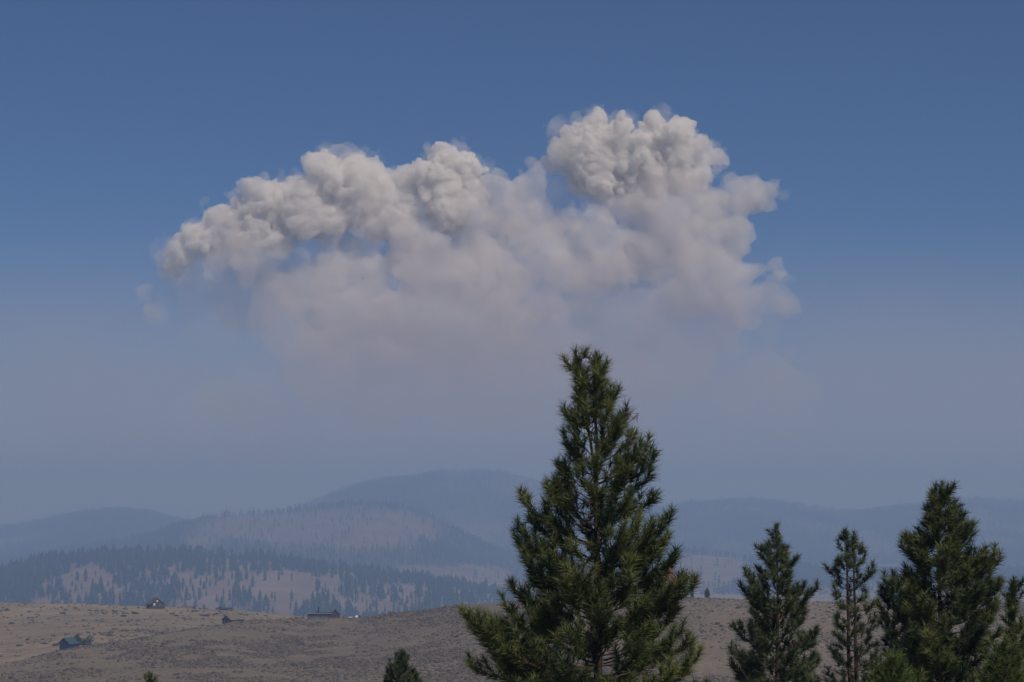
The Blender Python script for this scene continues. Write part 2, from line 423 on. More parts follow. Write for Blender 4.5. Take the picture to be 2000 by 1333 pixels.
X, Y, Z, px, py = scatter('far', 42000, 8400, 11700, -150, 2150, 1, 1.0)
tree_mass('forest', 'dense blue hazy conifer forest covering the far mountain', v_far, X, Y, Z - 0.5, RNG.uniform(11, 25, len(X)), 2, M_FAR_TREE)
X, Y, Z, px, py = scatter('mid', 20000, 5800, 8000, -100, 1250, 3, 1.5, 0.05)
tree_mass('forest', 'hazy conifer forest around the rounded tan hill', v_mid, X, Y, Z - 0.5, np.clip(np.exp(RNG.normal(2.75, 0.33, len(X))), 6, 28), 4, M_FAR_TREE)
X, Y, Z, px, py = scatter('right', 11000, 4900, 6900, 1000, 2150, 5, 1.4)
tree_mass('forest', 'hazy conifer forest on the foothill behind the pines', v_mid, X, Y, Z - 0.5, RNG.uniform(12, 26, len(X)), 6, M_FAR_TREE)
X, Y, Z, px, py = scatter('near', 9000, 3280, 4850, -100, 1150, 7, 1.0, 0.085)
H = np.clip(np.exp(np.random.default_rng(8).normal(2.78, 0.30, len(X))), 6, 28)
Z = Z - 0.4
top_py = HY - F * (Z + H) / Y
crest_py = np.minimum(lerp_list(SPUR, px), lerp_list(BACK, px))
ok = (top_py < crest_py - 8) & (px > 4) & (px < 985)
score = np.where(ok, np.minimum(H, (crest_py - top_py) * Y / F) / Y + 0.4 * np.clip((crest_py - py) / F, -1, 0), -1)
pick = np.argsort(-score)[:300]
rest = np.ones(len(X), bool); rest[pick] = False
rest &= top_py < crest_py + 25
tree_mass('forest', 'hazy conifer forest thickening toward the crest of the near slope', v_near, X[rest], Y[rest], Z[rest], H[rest], 9, M_FAR_TREE)
far_meshes = [np_mesh('conifer', v, f, M_FAR_TREE) for v, f in v_near]
gr = np.random.default_rng(10)
ZONES = [(0, 'near the left edge'), (90, 'above the teal roofed house'), (200, 'left of the brown house'), (275, 'behind the brown house'), (335, 'above the low grey roof'),
         (415, 'above the blue barn'), (520, 'left of the long cabin'), (595, 'behind the long cabin'), (665, 'right of the long cabin'), (760, 'left of the tall pine')]
ORD = ['first', 'second', 'third', 'fourth', 'fifth', 'sixth', 'seventh', 'eighth', 'ninth', 'tenth', 'eleventh', 'twelfth', 'thirteenth', 'fourteenth', 'fifteenth', 'sixteenth', 'seventeenth', 'eighteenth', 'nineteenth', 'twentieth']
cells = {}
for i in pick:
    zi = max(k for k, z in enumerate(ZONES) if px[i] >= z[0])
    row = 0 if crest_py[i] - py[i] < 22 else (1 if crest_py[i] - py[i] < 55 else 2)
    cells.setdefault((zi, row), []).append(i)
for (zi, row), members in cells.items():
    members.sort(key=lambda q: px[q])
    for k, i in enumerate(members):
        o = link('conifer', far_meshes[int(gr.integers(0, 6))], None, (X[i], Y[i], Z[i]), float(gr.uniform(0, 6.28)))
        fat = float(gr.uniform(0.85, 1.3)); o.scale = (H[i] * fat, H[i] * fat, H[i])
        size = ('slender ' if fat < 0.98 else 'broad ' if fat > 1.15 else '') + ('tall' if H[i] > 19 else 'short' if H[i] < 14 else 'blue')
        word = ORD[k] if k < 20 else 'twenty ' + ORD[k - 20] if k < 29 else 'farther'
        tag(o, '%s conifer, %s from left %s on slope %s' % (size, word, ('low', 'halfway up', 'high')[row], ZONES[zi][1]), 'tree', 'conifers scattered on the slope behind the houses')

# ------------------------------------------------------------------ sagebrush
def blob(seed, k=6, rings=3, flat=0.75):
    """a crumpled low shrub of unit radius"""
    g = np.random.default_rng(seed); V = [(0, 0, flat * g.uniform(0.8, 1.1))]; Fc = []
    for r_ in range(1, rings + 1):
        a = 1.75 * r_ / rings
        for q in range(k):
            b_ = 6.2832 * (q + 0.5 * (r_ % 2)) / k
            s = g.uniform(0.72, 1.22)
            V.append((math.sin(a) * math.cos(b_) * s, math.sin(a) * math.sin(b_) * s, max(-0.15, math.cos(a) * flat * s)))
    for q in range(k): Fc.append((0, 1 + q, 1 + (q + 1) % k))
    for r_ in range(rings - 1):
        o = 1 + r_ * k; p = o + k
        for q in range(k):
            q2 = (q + 1) % k
            Fc.append((o + q, p + q, p + q2)); Fc.append((o + q, p + q2, o + q2))
    return np.array(V), np.array(Fc)

g = np.random.default_rng(21)
n = 330000
D = np.sqrt(g.uniform(560 ** 2, 1440 ** 2, n)); px = g.uniform(-60, 2060, n); X = (px - CX) / F * D
Z = ground_z(X, D); py = HY - F * Z / D
n1 = fbm(X / 45, D / 70, 4, 90); n2 = fbm(X / 12, D / 18, 3, 95)
Dsp = lerp_list(SPUR_D, px)
backface = (D > Dsp + 30)
prob = np.where(backface, 0.018 + 0.25 * sstep(0.56, 0.72, n1) * sstep(150, 350, px), 0.22 + 0.8 * sstep(0.42, 0.62, n1)) * sstep(0.3, 0.6, n2)
front = sstep(1240, 1300, py) * (~backface)
prob = np.clip(prob * (1 + 0.9 * front), 0, 1)
prob = np.where((~backface) & (px < 330) & (py > 1250), prob * 0.75, prob)
keep = (g.uniform(0, 1, n) < prob) & (D < np.where(px > 760, Dsp + 20, 1450))
X, D, Z, backface = X[keep], D[keep], Z[keep], backface[keep]
S = np.exp(g.normal(-1.0, 0.40, len(X))) * np.where(backface, 1.8, 1.0)
VV = []; FF = []; TT = []; off = 0
which = g.integers(0, 6, len(X)); rot = g.uniform(0, 6.28, len(X)); tin = np.clip(g.normal(0.45, 0.25, len(X)), 0, 1)
for vi in range(6):
    v, f = blob(500 + vi, 4, 2)
    s = np.where(which == vi)[0]
    c = np.cos(rot[s])[:, None]; sn = np.sin(rot[s])[:, None]; q = S[s][:, None]
    VV.append(np.stack([(v[:, 0] * c - v[:, 1] * sn) * q + X[s][:, None], (v[:, 0] * sn + v[:, 1] * c) * q + D[s][:, None], v[None, :, 2] * q + Z[s][:, None]], -1).reshape(-1, 3))
    FF.append((f[None] + (np.arange(len(s)) * len(v))[:, None, None]).reshape(-1, 3) + off); off += len(s) * len(v)
    TT.append(np.repeat(tin[s], len(v)))
sage = link('sagebrush', np_mesh('sagebrush', np.vstack(VV), np.vstack(FF), M_SAGE, False, np.concatenate(TT)))
tag(sage, 'low grey brown sagebrush covering the dry hillside', 'sagebrush', kind='stuff')
print('sagebrush', len(X))

def leafy(seed, n, size, rx=1.0, rz=0.8, lump=5):
    """leaf-sized triangles through an uneven shrub volume of unit radius, standing on z=0"""
    g = np.random.default_rng(seed)
    c = g.normal(0, 0.42, (lump, 3)); c[:, 2] = g.uniform(0.25, 0.9, lump) * rz; c[:, :2] *= rx
    r = g.uniform(0.35, 0.6, lump)
    k = g.integers(0, lump, n); d = g.normal(0, 1, (n, 3)); d /= np.linalg.norm(d, axis=1)[:, None]
    p = c[k] + d * (r[k] * g.uniform(0.55, 1.05, n) ** 0.6)[:, None]
    p[:, 2] = np.maximum(p[:, 2], 0.02)
    a = g.normal(0, 1, (n, 3)) * size; b_ = g.normal(0, 1, (n, 3)) * size
    v = np.stack([p - a * 0.5, p + a * 0.5, p + b_], 1).reshape(-1, 3)
    return v, np.arange(3 * n).reshape(-1, 3)

shrub_meshes = [np_mesh('shrub', *leafy(700 + k, 420, 0.16, 1.1, 0.7), M_SHRUB) for k in range(5)]
gs = np.random.default_rng(31)
SHRUBS = [(122, 1199, 11, 4.5, 'dark low shrub alone on the slope below the top left skyline'), (12, 1193, 9, 4, 'low shrub near the left edge just under the skyline'),
          (240, 1205, 10, 5, 'spreading shrub below and left of the brown hilltop house'), (265, 1200, 12, 5, 'broad dark shrub left of the brown hilltop house'),
          (224, 1194, 7, 3, 'small shrub on the slope left of the brown hilltop house'), (270, 1214, 6, 3, 'small shrub on the bare slope under the hilltop house'),
          (400, 1204, 14, 5, 'grey shrub thicket left of the blue gabled barn'), (382, 1195, 12, 4, 'grey shrub thicket under the low hidden roof'), (420, 1201, 12, 4, 'grey shrub just above left of the blue gabled barn'),
          (836, 1212, 8, 4, 'rounded dark shrub on the slope right of the long cabin'), (519, 1204, 6, 3, 'dark shrub between the barn and the long cabin'),
          (38, 1262, 10, 4, 'grey green shrub patch left of the teal roofed house'), (53, 1251, 6, 5, 'small upright shrub up the slope from the grey green patch'),
          (86, 1258, 14, 3, 'long low shrub strip left of the teal roofed house'), (110, 1262, 10, 6, 'dark green bush against the left side of the teal roofed house'),
          (893, 1245, 6, 5, 'dark shrub on the slope beside the tall pine'), (345, 1204, 9, 4, 'low shrub below the small hidden roof'), (200, 1215, 6, 3, 'small shrub on bare tan slope above the teal roofed house')]
for k, (sx, sy, w_, h_, lab) in enumerate(SHRUBS):
    p = at(sx, sy); s = p.y / F
    o = link('shrub', shrub_meshes[k % 5], None, p, float(gs.uniform(0, 6.28)))
    o.scale = (w_ * s * 0.62, w_ * s * 0.62, h_ * s * 0.75)
    tag(o, lab, 'shrub', 'larger shrubs on the dry hillside')

# dark boulders on the slope
def boulder(seed):
    v, f = blob(seed, 8, 4, 0.8); v = v.copy(); v[:, :2] *= 1.0
    return np_mesh('boulder', v, f, M_ROCK)
for sx, sy, w_, h_, lab in ((698, 1267, 9, 5, 'dark angular boulder on the slope below the long cabin'), (690, 1261, 6, 3, 'smaller dark rock up left of the angular boulder')):
    p = at(sx, sy); s = p.y / F
    o = link('boulder', boulder(int(sx)), None, p, 0.6); o.scale = (w_ * s * 0.5, w_ * s * 0.5, h_ * s * 0.8)
    tag(o, lab, 'boulder', 'dark rocks on the hillside')

def track(name, pix, width, label):
    pts = [at(*p_) for p_ in pix]; t = np.linspace(0, len(pts) - 1, 160)
    c = np.stack([np.interp(t, range(len(pts)), [p_[k] for p_ in pts]) for k in range(2)], 1)
    tg = np.gradient(c, axis=0); nrm = np.stack([-tg[:, 1], tg[:, 0]], 1); nrm /= np.linalg.norm(nrm, axis=1)[:, None]
    wv = width * (0.8 + 0.5 * fbm(t * 1.7, t * 0 + 3, 2, 7))[:, None] * 0.5
    rows = [c + nrm * wv * k for k in (-1, -0.33, 0.33, 1)]
    V = np.stack([np.column_stack([r_, ground_z(r_[:, 0], r_[:, 1]) + 0.10]) for r_ in rows], 1).reshape(-1, 3)
    i = np.arange(159)[:, None] * 4; j = np.arange(3)[None]
    Fc = np.stack([i + j, i + 4 + j, i + 4 + j + 1, i + j + 1], -1).reshape(-1, 4)
    tag(link(name, np_mesh(name, V, Fc, M_DIRT, True)), label, kind='structure')
M_DIRT = noise_mat('pale_dirt', (0.30, 0.23, 0.175), (0.40, 0.32, 0.25), 0.4, 0.95, 4)
track('path', [(-30, 1277), (20, 1277), (60, 1273), (110, 1266.5)], 3.4, 'pale dirt track leading to the teal roofed house')

# ------------------------------------------------------------------ buildings on the hill
def boxes_mesh(name, boxes, mat):
    V = []; Fc = []
    for (x0, x1, y0, y1, z0, z1) in boxes:
        o = len(V)
        V += [(x0, y0, z0), (x1, y0, z0), (x1, y1, z0), (x0, y1, z0), (x0, y0, z1), (x1, y0, z1), (x1, y1, z1), (x0, y1, z1)]
        Fc += [(o, o + 3, o + 2, o + 1), (o + 4, o + 5, o + 6, o + 7), (o, o + 1, o + 5, o + 4), (o + 1, o + 2, o + 6, o + 5), (o + 2, o + 3, o + 7, o + 6), (o + 3, o, o + 4, o + 7)]
    return np_mesh(name, V, Fc, mat)

def part(parent, name, mat, *boxes, sub=None):
    return link(name, boxes_mesh(name, boxes, mat), parent if sub is None else sub)

def poly_mesh(name, V, Fc, mat):
    me = bpy.data.meshes.new(name); me.from_pydata(V, [], Fc); me.update(); me.materials.append(mat); return me

def gable_wall(parent, w, y0, y1, h, hp, mat, z0=-1.5):
    """walls with the gable to -y; w half width, h eave, hp ridge"""
    V = []
    for y in (y0, y1): V += [(-w, y, z0), (w, y, z0), (w, y, h), (0, y, hp), (-w, y, h)]
    Fc = [(0, 1, 2, 3, 4), (9, 8, 7, 6, 5), (1, 6, 7, 2), (5, 0, 4, 9), (2, 7, 8, 3), (3, 8, 9, 4)]
    return link('wall', poly_mesh('wall', V, Fc, mat), parent)

def roof_slab(parent, side, w, over, y0, y1, h, hp, t, mat, name='roof'):
    """one pitched slab; side +1 right, -1 left"""
    sl = (hp - h) / w; x1 = w + over; z1 = h - sl * over; e = 0.06
    V = []
    for y in (y0, y1): V += [(0, y, hp + e), (side * x1, y, z1 + e), (side * x1, y, z1 + e + t), (0, y, hp + e + t)]
    Fc = [(0, 1, 2, 3), (7, 6, 5, 4), (0, 4, 5, 1), (3, 2, 6, 7), (1, 5, 6, 2), (0, 3, 7, 4)]
    return link(name, poly_mesh(name, V, Fc, mat), parent)

def window(parent, x0, x1, y, z0, z1, glass=M_GLASS, frame=M_PALE):
    """on the -y face"""
    w_ = link('window', boxes_mesh('window', [(x0, x1, y - 0.04, y - 0.005, z0, z1)], glass), parent)
    t = 0.09
    link('window_frame', boxes_mesh('window_frame', [(x0 - t, x0, y - 0.07, y - 0.003, z0 - t, z1 + t), (x1, x1 + t, y - 0.07, y - 0.003, z0 - t, z1 + t), (x0, x1, y - 0.07, y - 0.003, z1, z1 + t), (x0, x1, y - 0.07, y - 0.003, z0 - t, z0)], frame), w_)
    return w_

# brown hilltop house
p = on_ground(304, 1400); s = 1400 / F
hz = P(304, 1185.5, 1400)[2]
house = empty('house', (p.x, p.y, hz), R(23))
tag(house, 'brown wooden hilltop house with pale windows and side porches on the left skyline', 'house', 'houses on the dry hill')
gable_wall(house, 3.1, -3.6, 4.2, 2.5, 5.1, M_LOGS)
for sd_ in (-1, 1): roof_slab(house, sd_, 3.1, 1.55, -4.3, 4.7, 2.5, 5.1, 0.22, M_SHINGLE)
window(house, -2.2, -1.2, -3.6, 0.9, 2.1, M_PAINTEDGLINT); window(house, -0.35, 0.45, -3.6, 3.0, 4.0, M_PAINTEDGLINT); window(house, 1.1, 2.0, -3.6, 0.9, 2.0)
d_ = part(house, 'door', M_DARKWOOD, (0.0, 0.85, -3.66, -3.605, 0.0, 2.0)); link('handle', boxes_mesh('handle', [(0.72, 0.79, -3.72, -3.66, 0.95, 1.05)], M_PALE), d_)
for x in (-4.3, 4.3):
    for y in (-3.9, 0.2, 4.2): part(house, 'porch_post', M_LOGS, (x - 0.09, x + 0.09, y - 0.09, y + 0.09, -1.5, 1.55))
part(house, 'porch_deck', M_LOGS, (-4.55, -3.11, -4.2, 4.5, -0.9, 0.0), (3.11, 4.55, -4.2, 4.5, -0.9, 0.0))
part(house, 'annex', M_DARKWOOD, (-4.1, -3.12, 0.4, 4.0, 0.01, 1.75))

# two low roofs showing over the crest
def low_house(px, D, w, dpt, h, hp, rz, label, wall, roof, zpx, vent=False):
    p = on_ground(px, D)
    e = empty('house', (p.x, p.y, (HY - zpx) / F * D), rz)
    tag(e, label, 'house', 'houses on the dry hill')
    gable_wall(e, w, -dpt, dpt, h, hp, wall, -4.0)
    for sd_ in (-1, 1): roof_slab(e, sd_, w, 0.5, -dpt - 0.4, dpt + 0.4, h, hp, 0.2, roof)
    return e
low_house(366, 1445, 2.2, 3.6, 0.4, 1.35, R(80), 'low grey brown roof barely showing over the crest right of the brown house', M_DARKWOOD, M_SHINGLE, 1189.5)
lh = low_house(437, 1440, 2.4, 4.2, 1.3, 2.0, R(84), 'low dark flat looking cabin half hidden behind the crest above the barn', M_DARKWOOD, M_DARKROOF, 1194.5)
for k in range(3): window(lh, -1.7 + 1.3 * k, -0.9 + 1.3 * k, -4.2, 0.3, 1.0)
part(lh, 'dormer', M_DARKROOF, (-0.9, 0.9, 1.6, 3.0, 1.7, 2.6))
part(lh, 'porch_roof', M_DARKROOF, (-2.0, 2.0, -6.0, -4.65, 0.75, 0.9))

# blue gabled barn behind the spur
barn = empty('barn', tuple(P(453, 1218.5, 995)), R(-38))
tag(barn, 'dark blue gabled barn with weathered tan roof half sunk behind the slope', 'barn')
gable_wall(barn, 2.4, -3.2, 4.6, 1.75, 3.5, M_BLUEWALL, -3.0)
for sd_ in (-1, 1): roof_slab(barn, sd_, 2.4, 0.3, -3.5, 4.9, 1.75, 3.5, 0.16, M_TANROOF)
d_ = part(barn, 'barn_door', M_DARKWOOD, (-0.9, 0.9, -3.27, -3.205, -0.6, 1.5)); link('door_trim', boxes_mesh('door_trim', [(-1.0, -0.9, -3.3, -3.204, -0.6, 1.6), (0.9, 1.0, -3.3, -3.204, -0.6, 1.6)], M_PALE), d_)
window(barn, -0.3, 0.3, -3.2, 2.1, 2.7)
part(barn, 'lean_to', M_DARKWOOD, (2.42, 3.6, 3.2, 5.2, -2.0, 1.0))

# long cabin with chimney and porch
lc = P(628, 1208, 1066)
cab = empty('cabin', tuple(lc), R(2))
tag(cab, 'long low dark cabin with thin chimney, left porch and reddish gable end', 'cabin', 'houses on the dry hill')
k_ = 1066 / F
def cx_(p): return (p - 628) * k_
wl, wr = cx_(601), cx_(650)
part(cab, 'wall', M_DARKWOOD, (wl, wr, 0, 2.8, -1.5, 1.95))
part(cab, 'roof', M_DARKROOF, (cx_(596), wr + 0.2, -0.5, 3.0, 2.12, 2.32), (wl + 3.2, wr + 0.2, 1.2, 2.2, 2.325, 2.6))
part(cab, 'fascia', M_PALE, (cx_(598), wr - 0.1, -0.6, -0.505, 2.05, 2.3))
ch = part(cab, 'chimney', M_DARKWOOD, (cx_(620.3), cx_(623.0), 1.3, 2.0, 2.61, 4.75)); link('chimney_cap', boxes_mesh('chimney_cap', [(cx_(620.3) - 0.1, cx_(623.0) + 0.1, 1.2, 2.1, 4.755, 4.9)], M_DARKROOF), ch)
part(cab, 'chimney_saddle', M_DARKROOF, (cx_(617.5), cx_(620.25), 1.25, 2.1, 2.61, 2.95))
for q in (593.2, 596.6, 600.2): part(cab, 'porch_post', M_PALE if q > 595 else M_DARKWOOD, (cx_(q) - 0.09, cx_(q) + 0.09, -0.3, -0.12, -1.5, 2.1))
for q in range(6):
    x = wl + 0.5 + q * 1.85; window(cab, x, x + 1.0, 0.0, 0.5, 1.55)
for q in (646.2, 648.6): part(cab, 'porch_post', M_PALE, (cx_(q) - 0.07, cx_(q) + 0.07, -0.3, -0.15, -1.5, 2.04))
wing = empty('gable_wing', (cx_(654.2), -0.4, 0)); wing.parent = cab
gable_wall(wing, 1.45, -0.9, 3.4, 2.0, 3.75, M_REDWOOD)
for sd_ in (-1, 1): roof_slab(wing, sd_, 1.45, 0.35, -1.3, 3.6, 2.0, 3.75, 0.2, M_DARKROOF)
link('window', boxes_mesh('window', [(-0.45, 0.45, -0.95, -0.905, 0.6, 1.6)], M_GLASS), wing)
part(cab, 'side_roof', M_DARKROOF, (cx_(660.2), cx_(664.2), -1.4, 3.0, 1.42, 1.62))
part(cab, 'side_wall', M_LOGS, (cx_(660.4), cx_(662.6), -0.9, 2.8, -1.5, 1.41))

# teal roofed house in the hollow
tp = P(134, 1264.5, 960)
teal = empty('house', tuple(tp), R(-30))
tag(teal, 'small dark blue house with teal metal roof in the hollow at left', 'house', 'houses on the dry hill')
gable_wall(teal, 2.45, -2.6, 3.4, 1.75, 3.75, M_BLUEWALL, -2.0)
for sd_ in (-1, 1): roof_slab(teal, sd_, 2.45, 0.55, -3.0, 3.8, 1.75, 3.75, 0.14, M_TEAL)
for x in (-1.5, -0.4, 0.7): window(teal, x, x + 0.7, -2.6, 0.3, 1.35, M_GLASS, M_BLUEWALL)
for x in (-0.75, 0.1): window(teal, x, x + 0.6, -2.6, 2.05, 2.8, M_GLASS, M_BLUEWALL)
# trees beside it
def broadleaf(px, py_base, D, h_px, w_px, mat, label, seed):
    s = D / F; b0 = P(px, py_base, D)
    e = empty('tree', tuple(b0)); tag(e, label, 'tree')
    v, f = leafy(seed, 900, 0.10, 1.0, 1.0, 8); v = v.copy(); v[:, :2] *= w_px * s * 0.5; v[:, 2] = v[:, 2] * h_px * s * 0.72 + h_px * s * 0.08
    link('crown', np_mesh('crown', v, f, mat), e)
    link('trunk', boxes_mesh('trunk', [(-0.12, 0.12, -0.12, 0.12, -1.5, h_px * s * 0.6)], M_BARK), e)
broadleaf(153.5, 1262, 963, 22, 15, M_LEAF, 'dark green round tree at the right end of the teal roofed house', 41)
broadleaf(164, 1262, 966, 14, 12, M_LEAF, 'low dark bush between the round tree and the pale willow', 42)
broadleaf(174, 1261, 975, 21, 22, M_LEAF_PALE, 'pale grey green willow right of the teal roofed house', 43)

# two white vehicles showing over the crest right of the cabin
def vehicle(px, py, D, rz, label, cabz):
    b0 = P(px, py, D); e = empty('parked_car', tuple(b0), rz); tag(e, label, 'car', 'white vehicles parked behind the crest')
    part(e, 'body', M_WHITE, (-2.1, 2.1, -0.85, 0.85, 0.35, 1.0))
    V = []
    for z, i_ in ((1.005, 0.0), (cabz, 0.35)): V += [(-1.5 + i_, -0.8 + i_ * 0.3, z), (1.1 - i_ * 1.4, -0.8 + i_ * 0.3, z), (1.1 - i_ * 1.4, 0.8 - i_ * 0.3, z), (-1.5 + i_, 0.8 - i_ * 0.3, z)]
    c_ = link('cabin', poly_mesh('cabin', V, [(3, 2, 1, 0), (4, 5, 6, 7), (0, 1, 5, 4), (1, 2, 6, 5), (2, 3, 7, 6), (3, 0, 4, 7)], M_WHITE), e)
    link('side_window', boxes_mesh('side_window', [(-0.95, 0.45, -0.86, -0.76, 1.12, cabz - 0.18)], M_GLASS), c_)
    for x in (-1.3, 1.3):
        for y in (-0.86, 0.86):
            t = [(0.33 * math.cos(a), sg * 0.1, 0.33 * math.sin(a)) for sg in (-1, 1) for a in [6.2832 * q / 12 for q in range(12)]]
            fs = [tuple(range(11, -1, -1)), tuple(range(12, 24))] + [(q, (q + 1) % 12, 12 + (q + 1) % 12, 12 + q) for q in range(12)]
            w_ = link('wheel', poly_mesh('wheel', t, fs, M_TYRE), e, (x, y, 0.33))
vehicle(686, 1211.5, 1120, R(12), 'low white car roof just showing over the crest', 1.45)
vehicle(699, 1210.5, 1110, R(70), 'taller white van right of the low white car', 1.9)
e = empty('fence_post', tuple(P(690.5, 1209.5, 1085))); tag(e, 'short dark post between the two white vehicles', 'post')
part(e, 'post', M_DARKWOOD, (-0.14, 0.14, -0.14, 0.14, -1.2, 1.0)); part(e, 'cap', M_DARKWOOD, (-0.18, 0.18, -0.18, 0.18, 1.001, 1.08))
broadleaf(702, 1210.5, 1105, 9, 7, M_LEAF, 'little green tree beside the white van on the crest', 44)

# conifers on the right-hand crest, beside the tall pine
for px_, py_, tp_, lab in ((1318, 1168, 1145, 'dark conifer on the crest seen through the right side of the tall pine'), (1337, 1168, 1150, 'second dark conifer from the tall pine on the crest'),
                           (1352, 1168, 1153, 'short bushy conifer between the two taller crest conifers'), (1381, 1168, 1147, 'dark conifer at the end of the crest group right of the tall pine')):
    D = 985.0; b0 = P(px_, py_ + 2, D); h = (py_ + 2 - tp_) / F * D
    v, f = conifer_mesh('', 9, 9, int(px_), w=0.30)
    e = empty('tree', tuple(b0)); tag(e, lab, 'tree', 'conifers on the right-hand crest')
    link('crown', np_mesh('crown', v[4:] * h, f[3:] - 4, M_FAR_TREE), e)
    link('trunk', np_mesh('trunk', v[:4] * h * np.array([2, 2, 1]), f[:3], M_BARK), e)

# ------------------------------------------------------------------ small aircraft in front of the smoke
ac = empty('aircraft', tuple(P(708.5, 544, 12000)), R(8)); tag(ac, 'tiny dark aircraft flying in front of the smoke plume', 'aircraft'); ac.scale = (3.2, 3.2, 3.2)
def loft(name, secs, mat, parent, k=10):
    V = []; Fc = []
    for (y, z, rx, rz_) in secs:
        for q in range(k):
            a = 6.2832 * q / k; V.append((rx * math.cos(a), y, z + rz_ * math.sin(a)))
    for i in range(len(secs) - 1):
        for q in range(k): Fc.append((i * k + q, i * k + (q + 1) % k, (i + 1) * k + (q + 1) % k, (i + 1) * k + q))
    Fc += [tuple(range(k))[::-1], tuple(range((len(secs) - 1) * k, len(secs) * k))]
    me = poly_mesh(name, V, Fc, mat); return link(name, me, parent)
loft('fuselage', [(-3.6, 0.3, 0.12, 0.18), (-2.0, 0.15, 0.35, 0.45), (0.0, 0, 0.62, 0.7), (2.0, 0, 0.6, 0.65), (3.2, -0.1, 0.3, 0.35)], M_PLANE, ac)
for sd_ in (-1, 1):
    V = [(sd_ * 0.4, -0.4, -0.35), (sd_ * 0.4, 1.3, -0.35), (sd_ * 2.4, 1.0, -0.22), (sd_ * 2.4, 0.1, -0.22)]
    V += [(x, y, z + 0.22) for x, y, z in V]
    link('wing', poly_mesh('wing', V, [(3, 2, 1, 0), (4, 5, 6, 7), (0, 1, 5, 4), (1, 2, 6, 5), (2, 3, 7, 6), (3, 0, 4, 7)], M_PLANE), ac)
V = [(-0.07, -3.6, 0.3), (-0.07, -2.3, 0.3), (-0.07, -2.9, 1.7), (-0.07, -3.7, 1.7)]; V += [(0.07, y, z) for _, y, z in V]
link('tail_fin', poly_mesh('tail_fin', V, [(3, 2, 1, 0), (4, 5, 6, 7), (0, 1, 5, 4), (1, 2, 6, 5), (2, 3, 7, 6), (3, 0, 4, 7)], M_PLANE), ac)
part(ac, 'tailplane', M_PLANE, (-1.1, 1.1, -3.6, -2.8, 0.2, 0.3))

# ------------------------------------------------------------------ foreground pines
def tube(path, radii, k=6):
    path = np.asarray(path, float); n = len(path)
    tg = np.gradient(path, axis=0); tg /= np.linalg.norm(tg, axis=1)[:, None] + 1e-9
    up = np.where(np.abs(tg[:, 2:3]) > 0.9, np.array([[1.0, 0, 0]]), np.array([[0, 0, 1.0]]))
    a = np.cross(tg, up); a /= np.linalg.norm(a, axis=1)[:, None] + 1e-9
    b_ = np.cross(tg, a)
    q = np.arange(k) * 2 * math.pi / k
    V = path[:, None] + np.asarray(radii)[:, None, None] * (a[:, None] * np.cos(q)[None, :, None] + b_[:, None] * np.sin(q)[None, :, None])
    i = np.arange(n - 1)[:, None] * k; j = np.arange(k)[None]; j2 = (j + 1) % k
    Fc = np.stack([i + j, i + j2, i + k + j2, i + k + j], -1).reshape(-1, 4)
    return V.reshape(-1, 3), Fc

def needles(g, pos, ax, n, length, width, tint):
    """pos, ax: (T,3) tufts. Long needles fanned about the shoot's axis, each one a slim bent blade"""
    T = len(pos)
    ax = ax / (np.linalg.norm(ax, axis=1)[:, None] + 1e-9)
    up = np.where(np.abs(ax[:, 2:3]) > 0.9, np.array([[1.0, 0, 0]]), np.array([[0, 0, 1.0]]))
    a = np.cross(ax, up); a /= np.linalg.norm(a, axis=1)[:, None]; b_ = np.cross(ax, a)
    phi = g.uniform(0, 6.283, (T, n)); th_ = R(8) + R(60) * g.uniform(0, 1, (T, n)) ** 0.85
    dr = (ax[:, None] * np.cos(th_)[..., None] + (a[:, None] * np.cos(phi)[..., None] + b_[:, None] * np.sin(phi)[..., None]) * np.sin(th_)[..., None])
    L = length * g.uniform(0.7, 1.1, (T, n))
    base = pos[:, None] + ax[:, None] * (g.uniform(-0.55, 0.25, (T, n)) * length)[..., None]
    sidev = g.normal(0, 1, (T, n, 3)); sidev -= dr * (sidev * dr).sum(-1)[..., None]
    sidev /= np.linalg.norm(sidev, axis=-1)[..., None] + 1e-9
    tip = base + dr * L[..., None]; tip[..., 2] -= 0.06 * L
    w_ = width * 0.5
    V = np.stack([base - sidev * w_, base + sidev * w_, tip], 2).reshape(-1, 3)
    Fc = np.arange(len(V)).reshape(-1, 3)
    tn = np.clip(tint[:, None] + g.normal(0, 0.10, (T, n)), 0, 1)
    return V, Fc, np.repeat(tn.ravel(), 3)

def bez(p0, p1, p2, n):
    t = np.linspace(0, 1, n)[:, None]
    return p0 * (1 - t) ** 2 + p1 * 2 * t * (1 - t) + p2 * t * t

